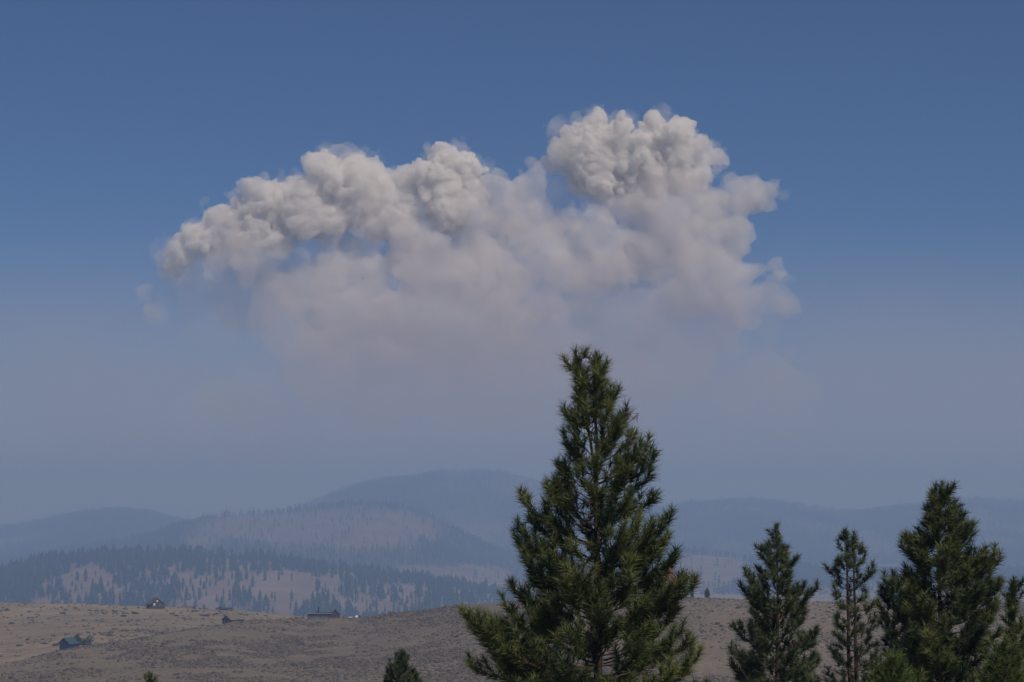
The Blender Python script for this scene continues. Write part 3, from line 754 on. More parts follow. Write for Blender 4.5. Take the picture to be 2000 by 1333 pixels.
def pine(label, D, trunks, outline, n_br, seed, mat, tip_list=(), dead=(), tuft=0.19, needle_n=46, width=0.010, density=1.0, bare=0.0, py_low=1480, group='pines in the foreground', up=0.45, base_tint=0.42, name='pine_tree', clump=1.0):
    """trunks: [(px_low, px_top, py_top)], outline: [(py, px_left, px_right)] in photograph pixels at distance D"""
    g = np.random.default_rng(seed); s = D / F
    base = on_ground(trunks[0][0], D)
    root = empty(name, tuple(base)); tag(root, label, 'tree', group)
    O = np.array(base)
    ol = np.array(outline, float)
    tr_paths = []
    for (pxl, pxt, pyt, *fk) in trunks:
        top = P(pxt, pyt, D); b0 = np.array([P(pxl, HY, D)[0], D, base.z - 0.15])
        if fk: b0 = P(pxl, fk[0], D)
        n = 16; t = np.linspace(0, 1, n)
        path = b0 * (1 - t)[:, None] + top * t[:, None]
        path[1:-1, :2] += np.cumsum(g.normal(0, 0.012, (n - 2, 2)), 0)
        h = top[2] - b0[2]
        rad = np.interp(t, [0, 0.04, 1], [h * 0.016, h * 0.0125, 0.012])
        V, Fc = tube(path - O, rad, 9)
        link('trunk', np_mesh('trunk', V, Fc, M_BARK, True), root)
        tr_paths.append((path, rad))
    specs = []
    py_top = min(t[2] for t in trunks)
    for k in range(n_br):
        f_ = (k + g.uniform(0, 1)) / n_br
        py = py_top + 6 + (py_low - py_top - 6) * f_ ** 0.92
        specs.append((py, k * 2.39996 + g.normal(0, 0.35), None))
    for (tx, ty) in tip_list: specs.append((ty, None, tx))
    for bi, (py, az, tx) in enumerate(specs):
        cand = [p_ for p_ in tr_paths if (HY - py) * s > p_[0][0, 2] + 0.5] or tr_paths[:1]
        path, rad = cand[bi % len(cand) if tx is None else int(np.argmin([abs(np.interp((HY - py) * s, p_[0][:, 2], p_[0][:, 0]) - (tx - CX) * s) for p_ in cand]))]
        ztip = (HY - py) * s
        xt = np.interp(min(ztip, path[-1, 2]), path[:, 2], path[:, 0])
        pxt = CX + xt / s
        L_ = max(6.0, pxt - np.interp(py, ol[:, 0], ol[:, 1])); R_ = max(6.0, np.interp(py, ol[:, 0], ol[:, 2]) - pxt)
        if tx is None:
            c_, s_ = math.cos(az), math.sin(az)
            mean = 0.5 * (L_ + R_); side = R_ if c_ > 0 else L_
            ext = (abs(c_) * side + (1 - abs(c_)) * mean * 1.0) * g.uniform(0.64, 1.05) - 0.55 * tuft / s
            ext = max(ext, 4.0)
            dx, dy = c_ * ext * s, s_ * ext * s
        else:
            dx = (tx - pxt) * s * 0.97; dx -= math.copysign(min(abs(dx), tuft * 0.6), dx); dy = g.uniform(-0.35, 0.2) * abs(dx)
        ln = math.hypot(dx, dy)
        rel = (py - py_top) / max(1.0, (1333 - py_top))
        rise = ln * (up + 0.25 * (1 - min(rel, 1)) + g.normal(0, 0.1))
        z0 = max(ztip - tuft * 0.6 - rise, path[0, 2] + 0.15)
        z0 = min(z0, path[-1, 2] - 0.03)
        st = np.array([np.interp(z0, path[:, 2], path[:, 0]), np.interp(z0, path[:, 2], path[:, 1]), z0])
        yt = np.interp(min(ztip, path[-1, 2]), path[:, 2], path[:, 1])
        tip = np.array([xt + dx, yt + dy, ztip - tuft * 0.55])
        ctrl = st * 0.42 + tip * 0.58; ctrl[2] = st[2] + (tip[2] - st[2]) * g.uniform(0.05, 0.32)
        ctrl[:2] += g.normal(0, 0.05 * ln, 2)
        n = 9; bp = bez(st, ctrl, tip, n)
        bp[1:-1] += g.normal(0, 0.012, (n - 2, 3))
        r0 = max(0.007, min(0.05, 0.006 + 0.011 * ln))
        V, Fc = tube(bp - O, np.linspace(r0, 0.005, n), 5)
        BV = [V]; BF = [Fc]; off = len(V)
        pos = []; axs = []; tn = []
        btint = np.clip(base_tint + g.normal(0, 0.20), 0.02, 1)
        seg = np.linalg.norm(np.diff(bp, axis=0), axis=1); cum = np.concatenate([[0], np.cumsum(seg)]); tot = cum[-1]
        # side shoots
        step = 0.165 / density
        start = max(0.18 + bare * 0.4, 0.30 if tot > 0.8 else 0.15) * tot
        m = max(1, int((tot - start) / step))
        for q in range(m):
            d0 = start + (tot - start) * (q + g.uniform(0, 0.9)) / m
            p_ = np.array([np.interp(d0, cum, bp[:, c]) for c in range(3)])
            i_ = min(n - 2, int(np.searchsorted(cum, d0)) - 1); tg_ = bp[i_ + 1] - bp[i_]; tg_ /= np.linalg.norm(tg_) + 1e-9
            sdv = np.cross(tg_, [0, 0, 1.0]); sdv /= np.linalg.norm(sdv) + 1e-9
            sg = 1 if q % 2 else -1
            dv = tg_ * g.uniform(0.45, 1.0) + sdv * sg * g.uniform(0.3, 1.0) + np.array([0, 0, g.uniform(0.15, 1.0)])
            dv /= np.linalg.norm(dv)
            tl = min(0.55, (0.16 + 0.42 * (tot - d0))) * g.uniform(0.55, 1.1) * clump
            e_ = p_ + dv * tl + np.array([0, 0, 0.12 * tl])
            mid = (p_ + e_) / 2 - np.array([0, 0, 0.06 * tl])
            tp = bez(p_, mid, e_, 4)
            V, Fc = tube(tp - O, np.linspace(0.007, 0.004, 4), 4); BV.append(V); BF.append(Fc + off); off += len(V)
            ti = np.clip(btint + g.normal(0, 0.10), 0, 1)
            pos.append(e_); axs.append(dv + np.array([0, 0, 0.7])); tn.append(ti)
            if tl > 0.3 and g.uniform() < 0.8:
                pos.append(p_ + dv * tl * 0.55); axs.append(dv + g.normal(0, 0.4, 3)); tn.append(ti - 0.05)
        # tufts along the outer part of the limb
        for d0 in np.arange(tot, tot * (0.55 + 0.25 * bare), -0.15 / density):
            i_ = min(n - 2, max(0, int(np.searchsorted(cum, d0)) - 1)); tg_ = bp[i_ + 1] - bp[i_]; tg_ /= np.linalg.norm(tg_) + 1e-9
            pos.append(np.array([np.interp(d0, cum, bp[:, c]) for c in range(3)])); axs.append(tg_ + np.array([0, 0, 0.6]) + g.normal(0, 0.12, 3)); tn.append(btint)
        br = link('branch', np_mesh('branch', np.vstack(BV), np.vstack(BF), M_TWIG), root)
        V, Fc, T_ = needles(g, np.array(pos) - O, np.array(axs), needle_n, tuft, width, np.array(tn))
        link('needles', np_mesh('needles', V, Fc, mat, False, T_), br)
    # leaders
    for path, rad in tr_paths:
        zt = path[-1, 2]; pos = []; axs = []
        for d0 in np.arange(0, 0.75, 0.09):
            pos.append(np.array([np.interp(zt - d0, path[:, 2], path[:, 0]), np.interp(zt - d0, path[:, 2], path[:, 1]), zt - d0 - tuft * 0.5])); axs.append(np.array([0, 0, 1.0]) + g.normal(0, 0.25 if d0 else 0.05, 3))
        V, Fc, T_ = needles(g, np.array(pos) - O, np.array(axs), int(needle_n * 1.3), tuft, width, np.full(len(pos), base_tint))
        link('leader_needles', np_mesh('leader_needles', V, Fc, mat, False, T_), root)
    # dead brown clusters
    for (dx_, dy_) in dead:
        p0 = P(dx_, dy_, D - 0.7); pos = p0 + g.normal(0, 0.05, (2, 3)); axs = g.normal(0, 0.4, (2, 3)) + np.array([0, -0.3, -0.8])
        V, Fc, T_ = needles(g, pos - O, axs, 18, tuft * 0.7, width, g.uniform(0.2, 0.9, 2))
        dn = link('dead_needles', np_mesh('dead_needles', V, Fc, M_NEEDLE_DEAD, False, T_), root); dn['label'] = 'rusty brown dead needle cluster'
    return root

BIG = [(680, 1148, 1180), (690, 1106, 1190), (720, 1106, 1196), (750, 1115, 1215), (790, 1094, 1242), (830, 1088, 1250), (870, 1090, 1262), (900, 1074, 1270), (945, 1058, 1272), (1000, 1030, 1290),
       (1040, 1020, 1305), (1090, 1015, 1325), (1130, 1010, 1335), (1180, 985, 1335), (1220, 930, 1345), (1280, 905, 1365), (1333, 905, 1375), (1480, 900, 1390)]
pine('tall dark green pine in the middle foreground, largest tree in the picture', 42, [(1168, 1164, 686), (1164, 1128, 702, 960)], BIG, 128, 1, M_NEEDLE,
     density=1.25, tuft=0.225, needle_n=50, width=0.014, clump=1.12, base_tint=0.5, up=0.42, tip_list=[(1002, 966), (994, 1022), (992, 1050), (1048, 940), (1010, 1090), (982, 1135), (968, 1172), (884, 1182), (900, 1215), (930, 1205), (895, 1285), (1278, 862), (1296, 880), (1325, 1000), (1322, 1040), (1342, 1076), (1378, 1130), (1352, 1125), (1385, 1270), (1112, 695), (1138, 692), (1178, 692), (1190, 712), (1110, 730), (1196, 735), (1114, 765), (1212, 765), (1150, 715), (1125, 725), (1218, 760), (1243, 800), (1092, 800), (1075, 905), (1015, 1000), (1005, 1075), (1020, 1120), (1000, 1150), (1030, 1180), (960, 1215), (1300, 960), (1310, 1060), (1330, 1100), (1345, 1180), (1350, 1220), (1370, 1240), (1340, 1150), (1290, 920), (1060, 1010), (1290, 1120)],
     dead=[(1120, 1127), (1192, 1245), (1147, 1238), (1308, 1130), (1306, 1118), (1230, 808)])
P2 = [(1025, 1504, 1526), (1050, 1492, 1534), (1080, 1472, 1548), (1110, 1464, 1562), (1140, 1448, 1578), (1180, 1442, 1598), (1220, 1434, 1612), (1260, 1422, 1625), (1300, 1416, 1638), (1480, 1410, 1650)]
pine('medium blue green pine right of the tallest pine', 58, [(1517, 1514, 1026)], P2, 120, 2, M_NEEDLE_BLUE, base_tint=0.47,
     tip_list=[(1476, 1062), (1536, 1070), (1563, 1084), (1444, 1112), (1436, 1140), (1607, 1142), (1580, 1140), (1418, 1215), (1416, 1262), (1414, 1290)], tuft=0.20, width=0.017, needle_n=44, density=1.3)
P3 = [(1030, 1632, 1684), (1060, 1628, 1694), (1090, 1620, 1702), (1120, 1614, 1714), (1160, 1626, 1716), (1200, 1618, 1728), (1250, 1612, 1740), (1300, 1608, 1746), (1480, 1605, 1750)]
pine('slender sparse pine with two bare trunks between bushier pines', 58, [(1668, 1652, 1032), (1685, 1668, 1038)], P3, 95, 3, M_NEEDLE_BLUE,
     tip_list=[(1638, 1038), (1608, 1106), (1625, 1092), (1716, 1108), (1700, 1075), (1693, 1062)], tuft=0.20, width=0.016, needle_n=42, density=1.0, bare=0.35, up=0.25)
P4 = [(938, 1832, 1858), (955, 1806, 1876), (990, 1794, 1890), (1020, 1788, 1906), (1050, 1770, 1918), (1090, 1764, 1945), (1120, 1758, 1962), (1160, 1750, 1968), (1200, 1742, 1974), (1260, 1735, 1985), (1333, 1725, 1998), (1480, 1710, 2010)]
pine('broad dark pine near the right edge, second largest tree', 48, [(1850, 1840, 940)], P4, 165, 4, M_NEEDLE,
     tip_list=[(1748, 1042), (1770, 1042), (1750, 1062), (1808, 955), (1912, 1018), (1950, 1072), (1962, 1085), (1935, 1070), (1966, 1130)], tuft=0.215, needle_n=46, width=0.015, density=1.4, up=0.35, base_tint=0.44)
P5 = [(1106, 1730, 1756), (1130, 1716, 1780), (1160, 1708, 1795), (1200, 1706, 1800), (1250, 1715, 1800), (1333, 1712, 1800), (1480, 1700, 1820)]
pine('small very dark pine in the gap left of the broad right pine', 51, [(1762, 1744, 1112)], P5, 90, 5, M_NEEDLE, tuft=0.21, needle_n=44, width=0.015, density=1.2, base_tint=0.16)
P6 = [(1124, 1974, 1984), (1150, 1962, 2000), (1200, 1958, 2010), (1260, 1960, 2030), (1333, 1940, 2060), (1480, 1930, 2080)]
pine('pine cut off by the right edge of the picture', 50, [(2002, 1980, 1126)], P6, 75, 6, M_NEEDLE, tuft=0.21, needle_n=44, width=0.015, density=1.2)
P7 = [(1272, 1738, 1762), (1300, 1700, 1790), (1333, 1680, 1820), (1480, 1650, 1860)]
pine('fresh green young pine in front at the bottom right', 40, [(1752, 1748, 1272)], P7, 60, 8, M_NEEDLE_FRESH, tuft=0.20, width=0.013, needle_n=44, base_tint=0.5, py_low=1440)
P8 = [(1240, 1955, 1975), (1280, 1925, 2000), (1333, 1890, 2030), (1480, 1860, 2060)]
pine('fresh green young pine in the bottom right corner', 41, [(1968, 1964, 1242)], P8, 60, 9, M_NEEDLE_FRESH, tuft=0.20, width=0.013, needle_n=44, base_tint=0.5, py_low=1440)
P9 = [(1266, 778, 792), (1280, 762, 806), (1300, 755, 815), (1320, 742, 826), (1333, 735, 832), (1480, 715, 850)]
pine('small dense rounded pine at the bottom edge left of the tall pine', 75, [(785, 786, 1268)], P9, 110, 10, M_NEEDLE_BLUE, tuft=0.17, needle_n=50, width=0.015, density=1.2, py_low=1420, base_tint=0.30)
P10 = [(1310, 286, 296), (1322, 272, 308), (1333, 266, 318), (1480, 250, 335)]
pine('small pine tip just poking above the bottom left edge', 62, [(292, 291, 1312)], P10, 22, 11, M_NEEDLE_FRESH, tuft=0.17, width=0.012, py_low=1430, base_tint=0.45)

# ------------------------------------------------------------------ smoke plume of the wildfire, far beyond the mountains
PD = 20000.0; PS = PD / F      # metres per photograph pixel at the plume
def noise3(shape, cell, g, waves=16):
    """smooth isotropic noise on a grid: a sum of plane waves in random directions, about -1..1"""
    out = np.zeros(shape, np.float32)
    for _ in range(waves):
        d = g.normal(0, 1, 3); d *= math.pi / cell * g.uniform(0.6, 1.35) / np.linalg.norm(d)
        e = [np.exp(1j * d[q] * np.arange(shape[q])).astype(np.complex64) for q in range(3)]
        e[0] = e[0] * np.exp(1j * g.uniform(0, 6.283))
        xy = e[0][:, None] * e[1][None]
        out += xy.real[:, :, None] * e[2].real[None, None] - xy.imag[:, :, None] * e[2].imag[None, None]
    return out * (0.85 / math.sqrt(waves))

def surface_nets(Fd, org, h):
    """vertices and quads of the zero level of Fd (positive inside)"""
    ins = Fd > 0
    nx, ny, nz = Fd.shape
    c = np.zeros((nx - 1, ny - 1, nz - 1), np.int8)
    for dx in (0, 1):
        for dy in (0, 1):
            for dz in (0, 1): c += ins[dx:nx - 1 + dx, dy:ny - 1 + dy, dz:nz - 1 + dz]
    act = (c > 0) & (c < 8)
    idx = -np.ones(act.shape, np.int64); cells = np.argwhere(act); idx[act] = np.arange(len(cells))
    acc = np.zeros((len(cells), 3)); cnt = np.zeros(len(cells))
    cor = [(a, b, d) for a in (0, 1) for b in (0, 1) for d in (0, 1)]
    i, j, k = cells.T
    for p_ in cor:
        for ax_ in range(3):
            if p_[ax_]: continue
            q = list(p_); q[ax_] = 1
            f0 = Fd[i + p_[0], j + p_[1], k + p_[2]]; f1 = Fd[i + q[0], j + q[1], k + q[2]]
            m = (f0 > 0) != (f1 > 0)
            t = np.where(m, f0 / np.where(m, f0 - f1, 1), 0)
            pt = np.tile(np.array(p_, float), (len(cells), 1)); pt[:, ax_] = t
            acc[m] += pt[m]; cnt[m] += 1
    V = (cells + acc / np.maximum(cnt, 1)[:, None]) * h + org
    Q = []
    for ax_ in range(3):
        a, b = (ax_ + 1) % 3, (ax_ + 2) % 3
        s0 = [slice(1, -1)] * 3; s0[ax_] = slice(0, -1); s1 = list(s0); s1[ax_] = slice(1, None)
        e0 = ins[tuple(s0)]; e1 = ins[tuple(s1)]
        for sign in (True, False):
            w_ = np.argwhere((e0 != e1) & (e0 == sign))
            off = np.ones(3, int); off[ax_] = 0; w_ = w_ + off
            ids = []
            for (da, db) in ((0, 0), (1, 0), (1, 1), (0, 1)):
                q = w_.copy(); q[:, a] -= da; q[:, b] -= db; ids.append(idx[q[:, 0], q[:, 1], q[:, 2]])
            qd = np.stack(ids, 1); Q.append(qd if not sign else qd[:, ::-1])
    return V, np.vstack(Q)

def smoke_mesh(name, puffs, h, seed, mat, parent, billow, levels=1, kids=(12, 6), shrink=(0.48, 0.5), bias_up=0.25):
    """puffs: [(px, py, depth_px, radius_px)]; a cauliflower of ever smaller puffs, polygonised as one skin"""
    g = np.random.default_rng(seed)
    balls = [np.array(p_, float) for p_ in puffs]; cur = list(balls)
    for lv in range(levels):
        nxt = []
        for b_ in cur:
            n = kids[lv]
            d = g.normal(0, 1, (n, 3)); d /= np.linalg.norm(d, axis=1)[:, None]
            d[:, 1] -= bias_up * 0.3
            r = b_[3] * shrink[lv] * np.exp(g.normal(-0.1, 0.30, n))
            c = b_[:3] + d * (b_[3] * g.uniform(0.66, 0.90, n))[:, None]
            nxt += [np.array([*c[q], r[q]]) for q in range(n)]
        cur = nxt; balls += nxt
    B = np.array(balls); mg = 1.35 * sum(q[1] for q in billow) + 2 * h
    lo = (B[:, :3] - B[:, 3:]).min(0) - 3 * h - mg; hi = (B[:, :3] + B[:, 3:]).max(0) + 3 * h + mg
    n = np.ceil((hi - lo) / h).astype(int) + 1
    Fd = np.full(n, -mg, np.float32)
    axes = [lo[q] + np.arange(n[q]) * h for q in range(3)]
    for x, y, z, r in B:
        m = r + mg
        s0 = [max(0, int((c - m - lo[q]) / h)) for q, c in enumerate((x, y, z))]; s1 = [min(n[q], int((c + m - lo[q]) / h) + 2) for q, c in enumerate((x, y, z))]
        gx_ = axes[0][s0[0]:s1[0]] - x; gy_ = axes[1][s0[1]:s1[1]] - y; gz_ = axes[2][s0[2]:s1[2]] - z
        d = r - np.sqrt(gx_[:, None, None] ** 2 + gy_[None, :, None] ** 2 + gz_[None, None, :] ** 2)
        sl = tuple(slice(a, b) for a, b in zip(s0, s1)); np.maximum(Fd[sl], d, out=Fd[sl])
    Fd = np.maximum(Fd, -mg)
    core = Fd > 0
    for cell, amp in billow: Fd += amp * (2.0 * np.minimum(np.abs(noise3(n, max(1.5, cell / h), g)), 1.1) - 0.9)
    pos = Fd > 0; live = core & pos                    # drop crumbs that hang on to nothing
    for _ in range(60):
        nx_ = live.copy()
        nx_[1:] |= live[:-1]; nx_[:-1] |= live[1:]; nx_[:, 1:] |= live[:, :-1]; nx_[:, :-1] |= live[:, 1:]; nx_[:, :, 1:] |= live[:, :, :-1]; nx_[:, :, :-1] |= live[:, :, 1:]
        nx_ &= pos
        if (nx_ == live).all(): break
        live = nx_
    Fd[pos & ~live] = -0.3 * h
    V, Q = surface_nets(Fd, lo, h)
    W = np.stack([(V[:, 0] - CX) * PS, PD + V[:, 2] * PS, (HY - V[:, 1]) * PS], 1)
    return link(name, np_mesh(name, W, Q[:, ::-1], mat, True), parent)

def smoke_mat(name, density, color, aniso=0.0, skin=0.0, fade=None, nscale=0.0, nlo=0.3):
    """fade: (z0, z1) metres between which the density grows from 0 to full; skin: share of light stopped by the billow's denser rim"""
    m = bpy.data.materials.new(name); m.use_nodes = True; nt = m.node_tree; nt.nodes.clear()
    out = nt.nodes.new('ShaderNodeOutputMaterial')
    v = nt.nodes.new('ShaderNodeVolumePrincipled'); v.inputs['Color'].default_value = (*color, 1); v.inputs['Density'].default_value = density
    v.inputs['Anisotropy'].default_value = aniso; v.inputs['Density Attribute'].default_value = ''
    nt.links.new(v.outputs[0], out.inputs['Volume'])
    if fade or nscale:
        geo = nt.nodes.new('ShaderNodeNewGeometry'); val = None
        if fade:
            sp = nt.nodes.new('ShaderNodeSeparateXYZ'); nt.links.new(geo.outputs['Position'], sp.inputs[0])
            mr = nt.nodes.new('ShaderNodeMapRange'); mr.interpolation_type = 'SMOOTHSTEP'; nt.links.new(sp.outputs['Z'], mr.inputs['Value'])
            mr.inputs['From Min'].default_value = fade[0]; mr.inputs['From Max'].default_value = fade[1]; mr.inputs['To Min'].default_value = 0; mr.inputs['To Max'].default_value = density
            val = mr.outputs[0]
        if nscale:
            nz = noise(nt, nscale, 3, 0.55, vec=geo.outputs['Position'])
            m2 = nt.nodes.new('ShaderNodeMapRange'); nt.links.new(nz, m2.inputs['Value']); m2.inputs['From Min'].default_value = nlo; m2.inputs['From Max'].default_value = 0.66
            m2.inputs['To Min'].default_value = 0.0; m2.inputs['To Max'].default_value = 1.45 if val is not None else density
            if val is None: val = m2.outputs[0]
            else:
                mu = nt.nodes.new('ShaderNodeMath'); mu.operation = 'MULTIPLY'; nt.links.new(val, mu.inputs[0]); nt.links.new(m2.outputs[0], mu.inputs[1]); val = mu.outputs[0]
        nt.links.new(val, v.inputs['Density'])
    if skin:
        tr = nt.nodes.new('ShaderNodeBsdfTransparent'); df = nt.nodes.new('ShaderNodeBsdfDiffuse'); df.inputs['Color'].default_value = (*[min(0.97, c * 0.965) for c in color], 1)
        mx = nt.nodes.new('ShaderNodeMixShader'); mx.inputs[0].default_value = skin
        nt.links.new(tr.outputs[0], mx.inputs[1]); nt.links.new(df.outputs[0], mx.inputs[2]); nt.links.new(mx.outputs[0], out.inputs['Surface'])
    m.cycles.volume_step_rate = 0.3
    return m

def zpix(py): return (HY - py) * PS
M_SMOKE_HEAD = smoke_mat('smoke_head', 0.017, (0.999, 0.982, 0.958), -0.3, 0.14)
M_SMOKE_ARCH = smoke_mat('smoke_arch', 0.013, (0.999, 0.982, 0.958), -0.3, 0.10)
M_SMOKE_BODY = smoke_mat('smoke_body', 0.0046, (0.999, 0.970, 0.948), -0.3, 0.01, fade=(zpix(840), zpix(440)), nscale=0.0026, nlo=0.20)
M_SMOKE_SKIRT = smoke_mat('smoke_skirt', 0.0075, (0.999, 0.980, 0.957), -0.3, 0.04)
M_SMOKE_FRINGE = smoke_mat('smoke_fringe', 0.0042, (0.999, 0.982, 0.960), -0.3, 0.0, nscale=0.008, nlo=0.36)
M_SMOKE_WISP = smoke_mat('smoke_wisp', 0.0013, (0.999, 0.935, 0.905), -0.3, 0.003)
M_SMOKE_VEIL = smoke_mat('smoke_veil', 0.00085, (0.999, 0.935, 0.905), -0.3, 0.004, fade=(zpix(985), zpix(700)))

plume = empty('smoke_plume', (0, PD, 900.0)); plume['kind'] = 'thing'
tag(plume, 'huge towering white and pinkish grey wildfire smoke plume rising behind the mountains', 'smoke plume')
inv = (-np.array(plume.location))
def smoke_part(*a, **k):
    o = smoke_mesh(*a, **k); o.location = (0, -PD, -900.0); return o
def z3(seed, pts, spread):
    g_ = np.random.default_rng(seed); return [(x, y, float(g_.normal(0, spread)), r * (1.1 if spread == 14 else 1.0)) for x, y, r in pts]
HEAD_B = [(60, 7), (28, 4.5), (13, 2.7), (7.5, 1.6)]
ARCH_B = [(64, 8), (30, 5.5), (14, 3.3), (8, 1.9)]
o = smoke_part('billow', z3(1, [(1115, 285, 30), (1160, 270, 40), (1200, 272, 36), (1140, 310, 36), (1190, 320, 46), (1235, 290, 34), (1255, 280, 26), (1290, 270, 32), (1325, 268, 30), (1310, 300, 36), (1270, 315, 40), (1225, 345, 34), (1160, 345, 34)], 8),
               2.5, 71, M_SMOKE_HEAD, plume, HEAD_B); o['label'] = 'bright white cauliflower smoke heads at the right'
o = smoke_part('billow', z3(2, [(1355, 300, 30), (1380, 312, 24), (1360, 340, 32), (1320, 345, 38), (1280, 358, 42), (1235, 375, 36), (1180, 366, 30), (1138, 355, 26), (1403, 310, 12), (1100, 310, 26), (1078, 318, 16)], 8),
               2.6, 76, M_SMOKE_SKIRT, plume, ARCH_B); o['label'] = 'softer grey skirt under the bright heads at the right'
o = smoke_part('billow', z3(3, [(850, 330, 28), (880, 318, 28), (905, 320, 24), (915, 355, 30), (930, 385, 22), (870, 365, 40), (840, 360, 34), (880, 405, 40)], 6),
               2.4, 72, M_SMOKE_HEAD, plume, HEAD_B); o['label'] = 'small bright smoke head in the middle'
o = smoke_part('billow', z3(4, [(350, 495, 24), (385, 465, 30), (425, 440, 32), (470, 415, 34), (500, 408, 34), (540, 392, 36), (575, 398, 38), (610, 385, 42), (650, 350, 42), (690, 348, 44), (722, 362, 38), (745, 395, 34), (700, 400, 46), (650, 410, 46), (600, 425, 40),
                           (550, 430, 38), (500, 448, 30), (455, 453, 30), (410, 468, 26), (760, 420, 36), (740, 440, 28), (540, 470, 26), (552, 490, 14), (620, 440, 24), (797, 352, 20), (800, 395, 26), (335, 515, 18)], 8),
               2.8, 73, M_SMOKE_ARCH, plume, ARCH_B); o['label'] = 'long arched smoke billow leaning to the left'
fringe = [(x, y, r * 1.18) for x, y, r in ((1115, 285, 30), (1160, 270, 40), (1200, 272, 36), (1140, 310, 36), (1235, 290, 34), (1290, 270, 32), (1325, 268, 30), (1310, 300, 36), (850, 330, 28), (880, 318, 28), (905, 320, 24), (915, 355, 30), (350, 495, 24), (385, 465, 30),
          (425, 440, 32), (470, 415, 34), (540, 392, 36), (575, 398, 38), (610, 385, 42), (650, 350, 42), (690, 348, 44), (722, 362, 38), (745, 395, 34), (600, 425, 40), (500, 448, 30), (410, 468, 26), (335, 515, 20), (1390, 320, 26), (1485, 385, 22))]
o = smoke_part('smoke_fringe', z3(8, fringe, 8), 4.2, 78, M_SMOKE_FRINGE, plume, [(50, 13), (24, 8), (12, 4)], levels=1, kids=(10,)); o['label'] = 'thin torn fringe of smoke around the bright heads'
o = smoke_part('smoke_body', z3(5, [(1280, 410, 45), (1330, 400, 45), (1380, 415, 40), (1420, 410, 36), (1455, 395, 30), (1480, 375, 16), (1485, 390, 16), (1430, 450, 36), (1390, 460, 50), (1330, 460, 55), (1270, 460, 50), (1420, 510, 36), (1370, 520, 50), (1310, 530, 46), (1430, 560, 36), (1462, 580, 40), (1492, 580, 32), (1506, 596, 20),
                              (1400, 570, 40), (1340, 580, 45), (800, 440, 40), (850, 450, 55), (910, 450, 50), (960, 430, 40), (1010, 385, 30), (1000, 440, 40), (1050, 470, 40), (1110, 490, 40), (1160, 490, 36), (1200, 470, 34), (800, 500, 50), (860, 520, 70), (930, 520, 70), (1000, 520, 60), (1070, 540, 50), (1140, 540, 50),
                              (830, 570, 50), (880, 600, 60), (950, 590, 60), (1020, 580, 50), (1220, 520, 40), (620, 520, 36), (660, 520, 36), (590, 550, 34), (640, 570, 50), (690, 560, 30), (600, 600, 36), (670, 620, 56), (740, 640, 50), (800, 640, 55), (860, 660, 60), (620, 660, 44), (690, 690, 55), (760, 700, 60), (840, 710, 60), (920, 680, 60), (980, 650, 50),
                              (302, 600, 15), (284, 590, 11), (318, 604, 12), (308, 616, 9), (270, 585, 7), (338, 540, 15), (330, 560, 8), (1190, 420, 26), (1215, 432, 26), (560, 455, 34), (490, 470, 30), (640, 455, 34), (720, 455, 40), (470, 500, 32), (420, 515, 26), (530, 520, 32), (580, 500, 34), (690, 495, 34), (730, 530, 40), (1110, 435, 30), (1165, 430, 34), (1060, 430, 34), (960, 395, 30), (1040, 350, 22)], 14),
               5.0, 74, M_SMOKE_BODY, plume, [(80, 14), (38, 10), (18, 6), (11, 2.5)], levels=1, kids=(12,)); o['label'] = 'soft pinkish grey smoke drifting below the bright heads'
o = smoke_part('smoke_veil', z3(6, [(500, 540, 80), (430, 580, 80), (560, 620, 90), (640, 680, 120), (800, 740, 150), (980, 740, 160), (1160, 690, 140), (1300, 640, 110), (1400, 640, 80), (1250, 760, 130), (1120, 820, 120), (900, 830, 120), (700, 800, 110), (1060, 420, 60), (380, 540, 40), (1400, 760, 100), (560, 830, 90)], 20),
               13.0, 75, M_SMOKE_VEIL, plume, [(120, 40), (50, 22)], levels=1, kids=(10,)); o['label'] = 'thin lower smoke veil dissolving into haze'
o = smoke_part('smoke_wisp', z3(7, [(410, 785, 34), (380, 810, 28), (440, 820, 34), (485, 850, 26), (400, 840, 30)], 8),
               5.0, 77, M_SMOKE_WISP, plume, [(50, 14), (24, 9), (12, 5)], levels=1, kids=(10,)); o['label'] = 'faint separate pink wisp low at the left'

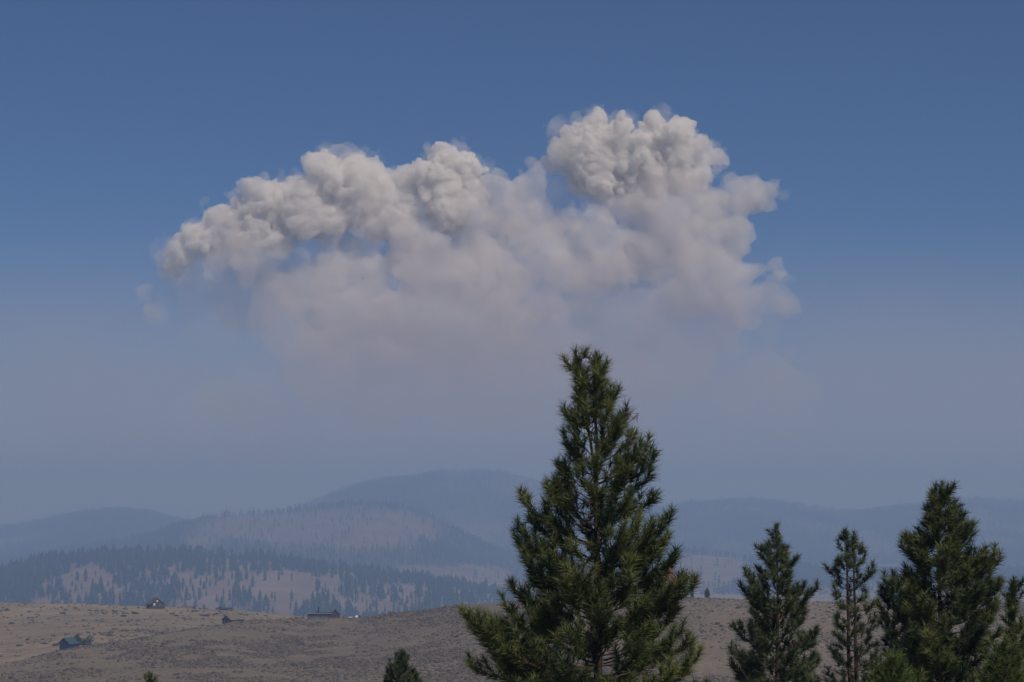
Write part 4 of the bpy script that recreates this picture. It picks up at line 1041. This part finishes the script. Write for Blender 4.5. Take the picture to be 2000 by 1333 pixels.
# the drifted smoke layer hanging between the mountains and the plume
ml = bpy.data.materials.new('drifted_smoke'); ml.use_nodes = True; ln_ = ml.node_tree; ln_.nodes.clear()
lo_ = ln_.nodes.new('ShaderNodeOutputMaterial'); lv = ln_.nodes.new('ShaderNodeVolumePrincipled'); lv.inputs['Density Attribute'].default_value = ''
lv.inputs['Color'].default_value = (0.985, 0.90, 0.885, 1)
lg = ln_.nodes.new('ShaderNodeNewGeometry'); lx = ln_.nodes.new('ShaderNodeSeparateXYZ'); lm = ln_.nodes.new('ShaderNodeMapRange'); lm.interpolation_type = 'SMOOTHERSTEP'
ln_.links.new(lg.outputs['Position'], lx.inputs[0]); ln_.links.new(lx.outputs['Z'], lm.inputs['Value'])
for k_i, v_i in (('From Min', 2100.0), ('From Max', 150.0), ('To Min', 0.0), ('To Max', 0.00030)): lm.inputs[k_i].default_value = v_i
lw = noise(ln_, 0.0006, 3, 0.55, vec=lg.outputs['Position'])
lq = ln_.nodes.new('ShaderNodeMath'); lq.operation = 'MULTIPLY'; l2 = ln_.nodes.new('ShaderNodeMapRange'); ln_.links.new(lw, l2.inputs['Value'])
for k_i, v_i in (('From Min', 0.25), ('From Max', 0.75), ('To Min', 0.45), ('To Max', 1.55)): l2.inputs[k_i].default_value = v_i
ln_.links.new(lm.outputs[0], lq.inputs[0]); ln_.links.new(l2.outputs[0], lq.inputs[1]); ln_.links.new(lq.outputs[0], lv.inputs['Density'])
ln_.links.new(lv.outputs[0], lo_.inputs['Volume']); ml.cycles.volume_step_rate = 0.5
layer = link('smoke_layer', boxes_mesh('smoke_layer', [(-14000, 14000, 14200, 17400, -190, 2150)], ml))
tag(layer, 'thin mauve layer of drifted smoke hanging over the mountains', 'smoke', kind='stuff')

# ------------------------------------------------------------------ the smoky air itself
def box_mesh(name, x0, x1, y0, y1, z0, z1, mat): return boxes_mesh(name, [(x0, x1, y0, y1, z0, z1)], mat)
mh = bpy.data.materials.new('smoky_air'); mh.use_nodes = True; hn = mh.node_tree; hn.nodes.clear()
ho = hn.nodes.new('ShaderNodeOutputMaterial'); hv = hn.nodes.new('ShaderNodeVolumePrincipled')
hv.inputs['Color'].default_value = (*HAZE_COLOR, 1); hv.inputs['Density'].default_value = HAZE_DENSITY; hv.inputs['Anisotropy'].default_value = 0.0
hv.inputs['Density Attribute'].default_value = ''; hv.inputs['Absorption Color'].default_value = (0.17, 0.17, 0.17, 1)
hn.links.new(hv.outputs[0], ho.inputs['Volume'])
mh.cycles.homogeneous_volume = True if hasattr(mh.cycles, 'homogeneous_volume') else False
haze = link('haze', box_mesh('haze', -13500, 13500, -13500, 13500, -205, 232, mh))
tag(haze, 'thin bluish wildfire smoke haze filling the whole valley', 'haze', kind='stuff')
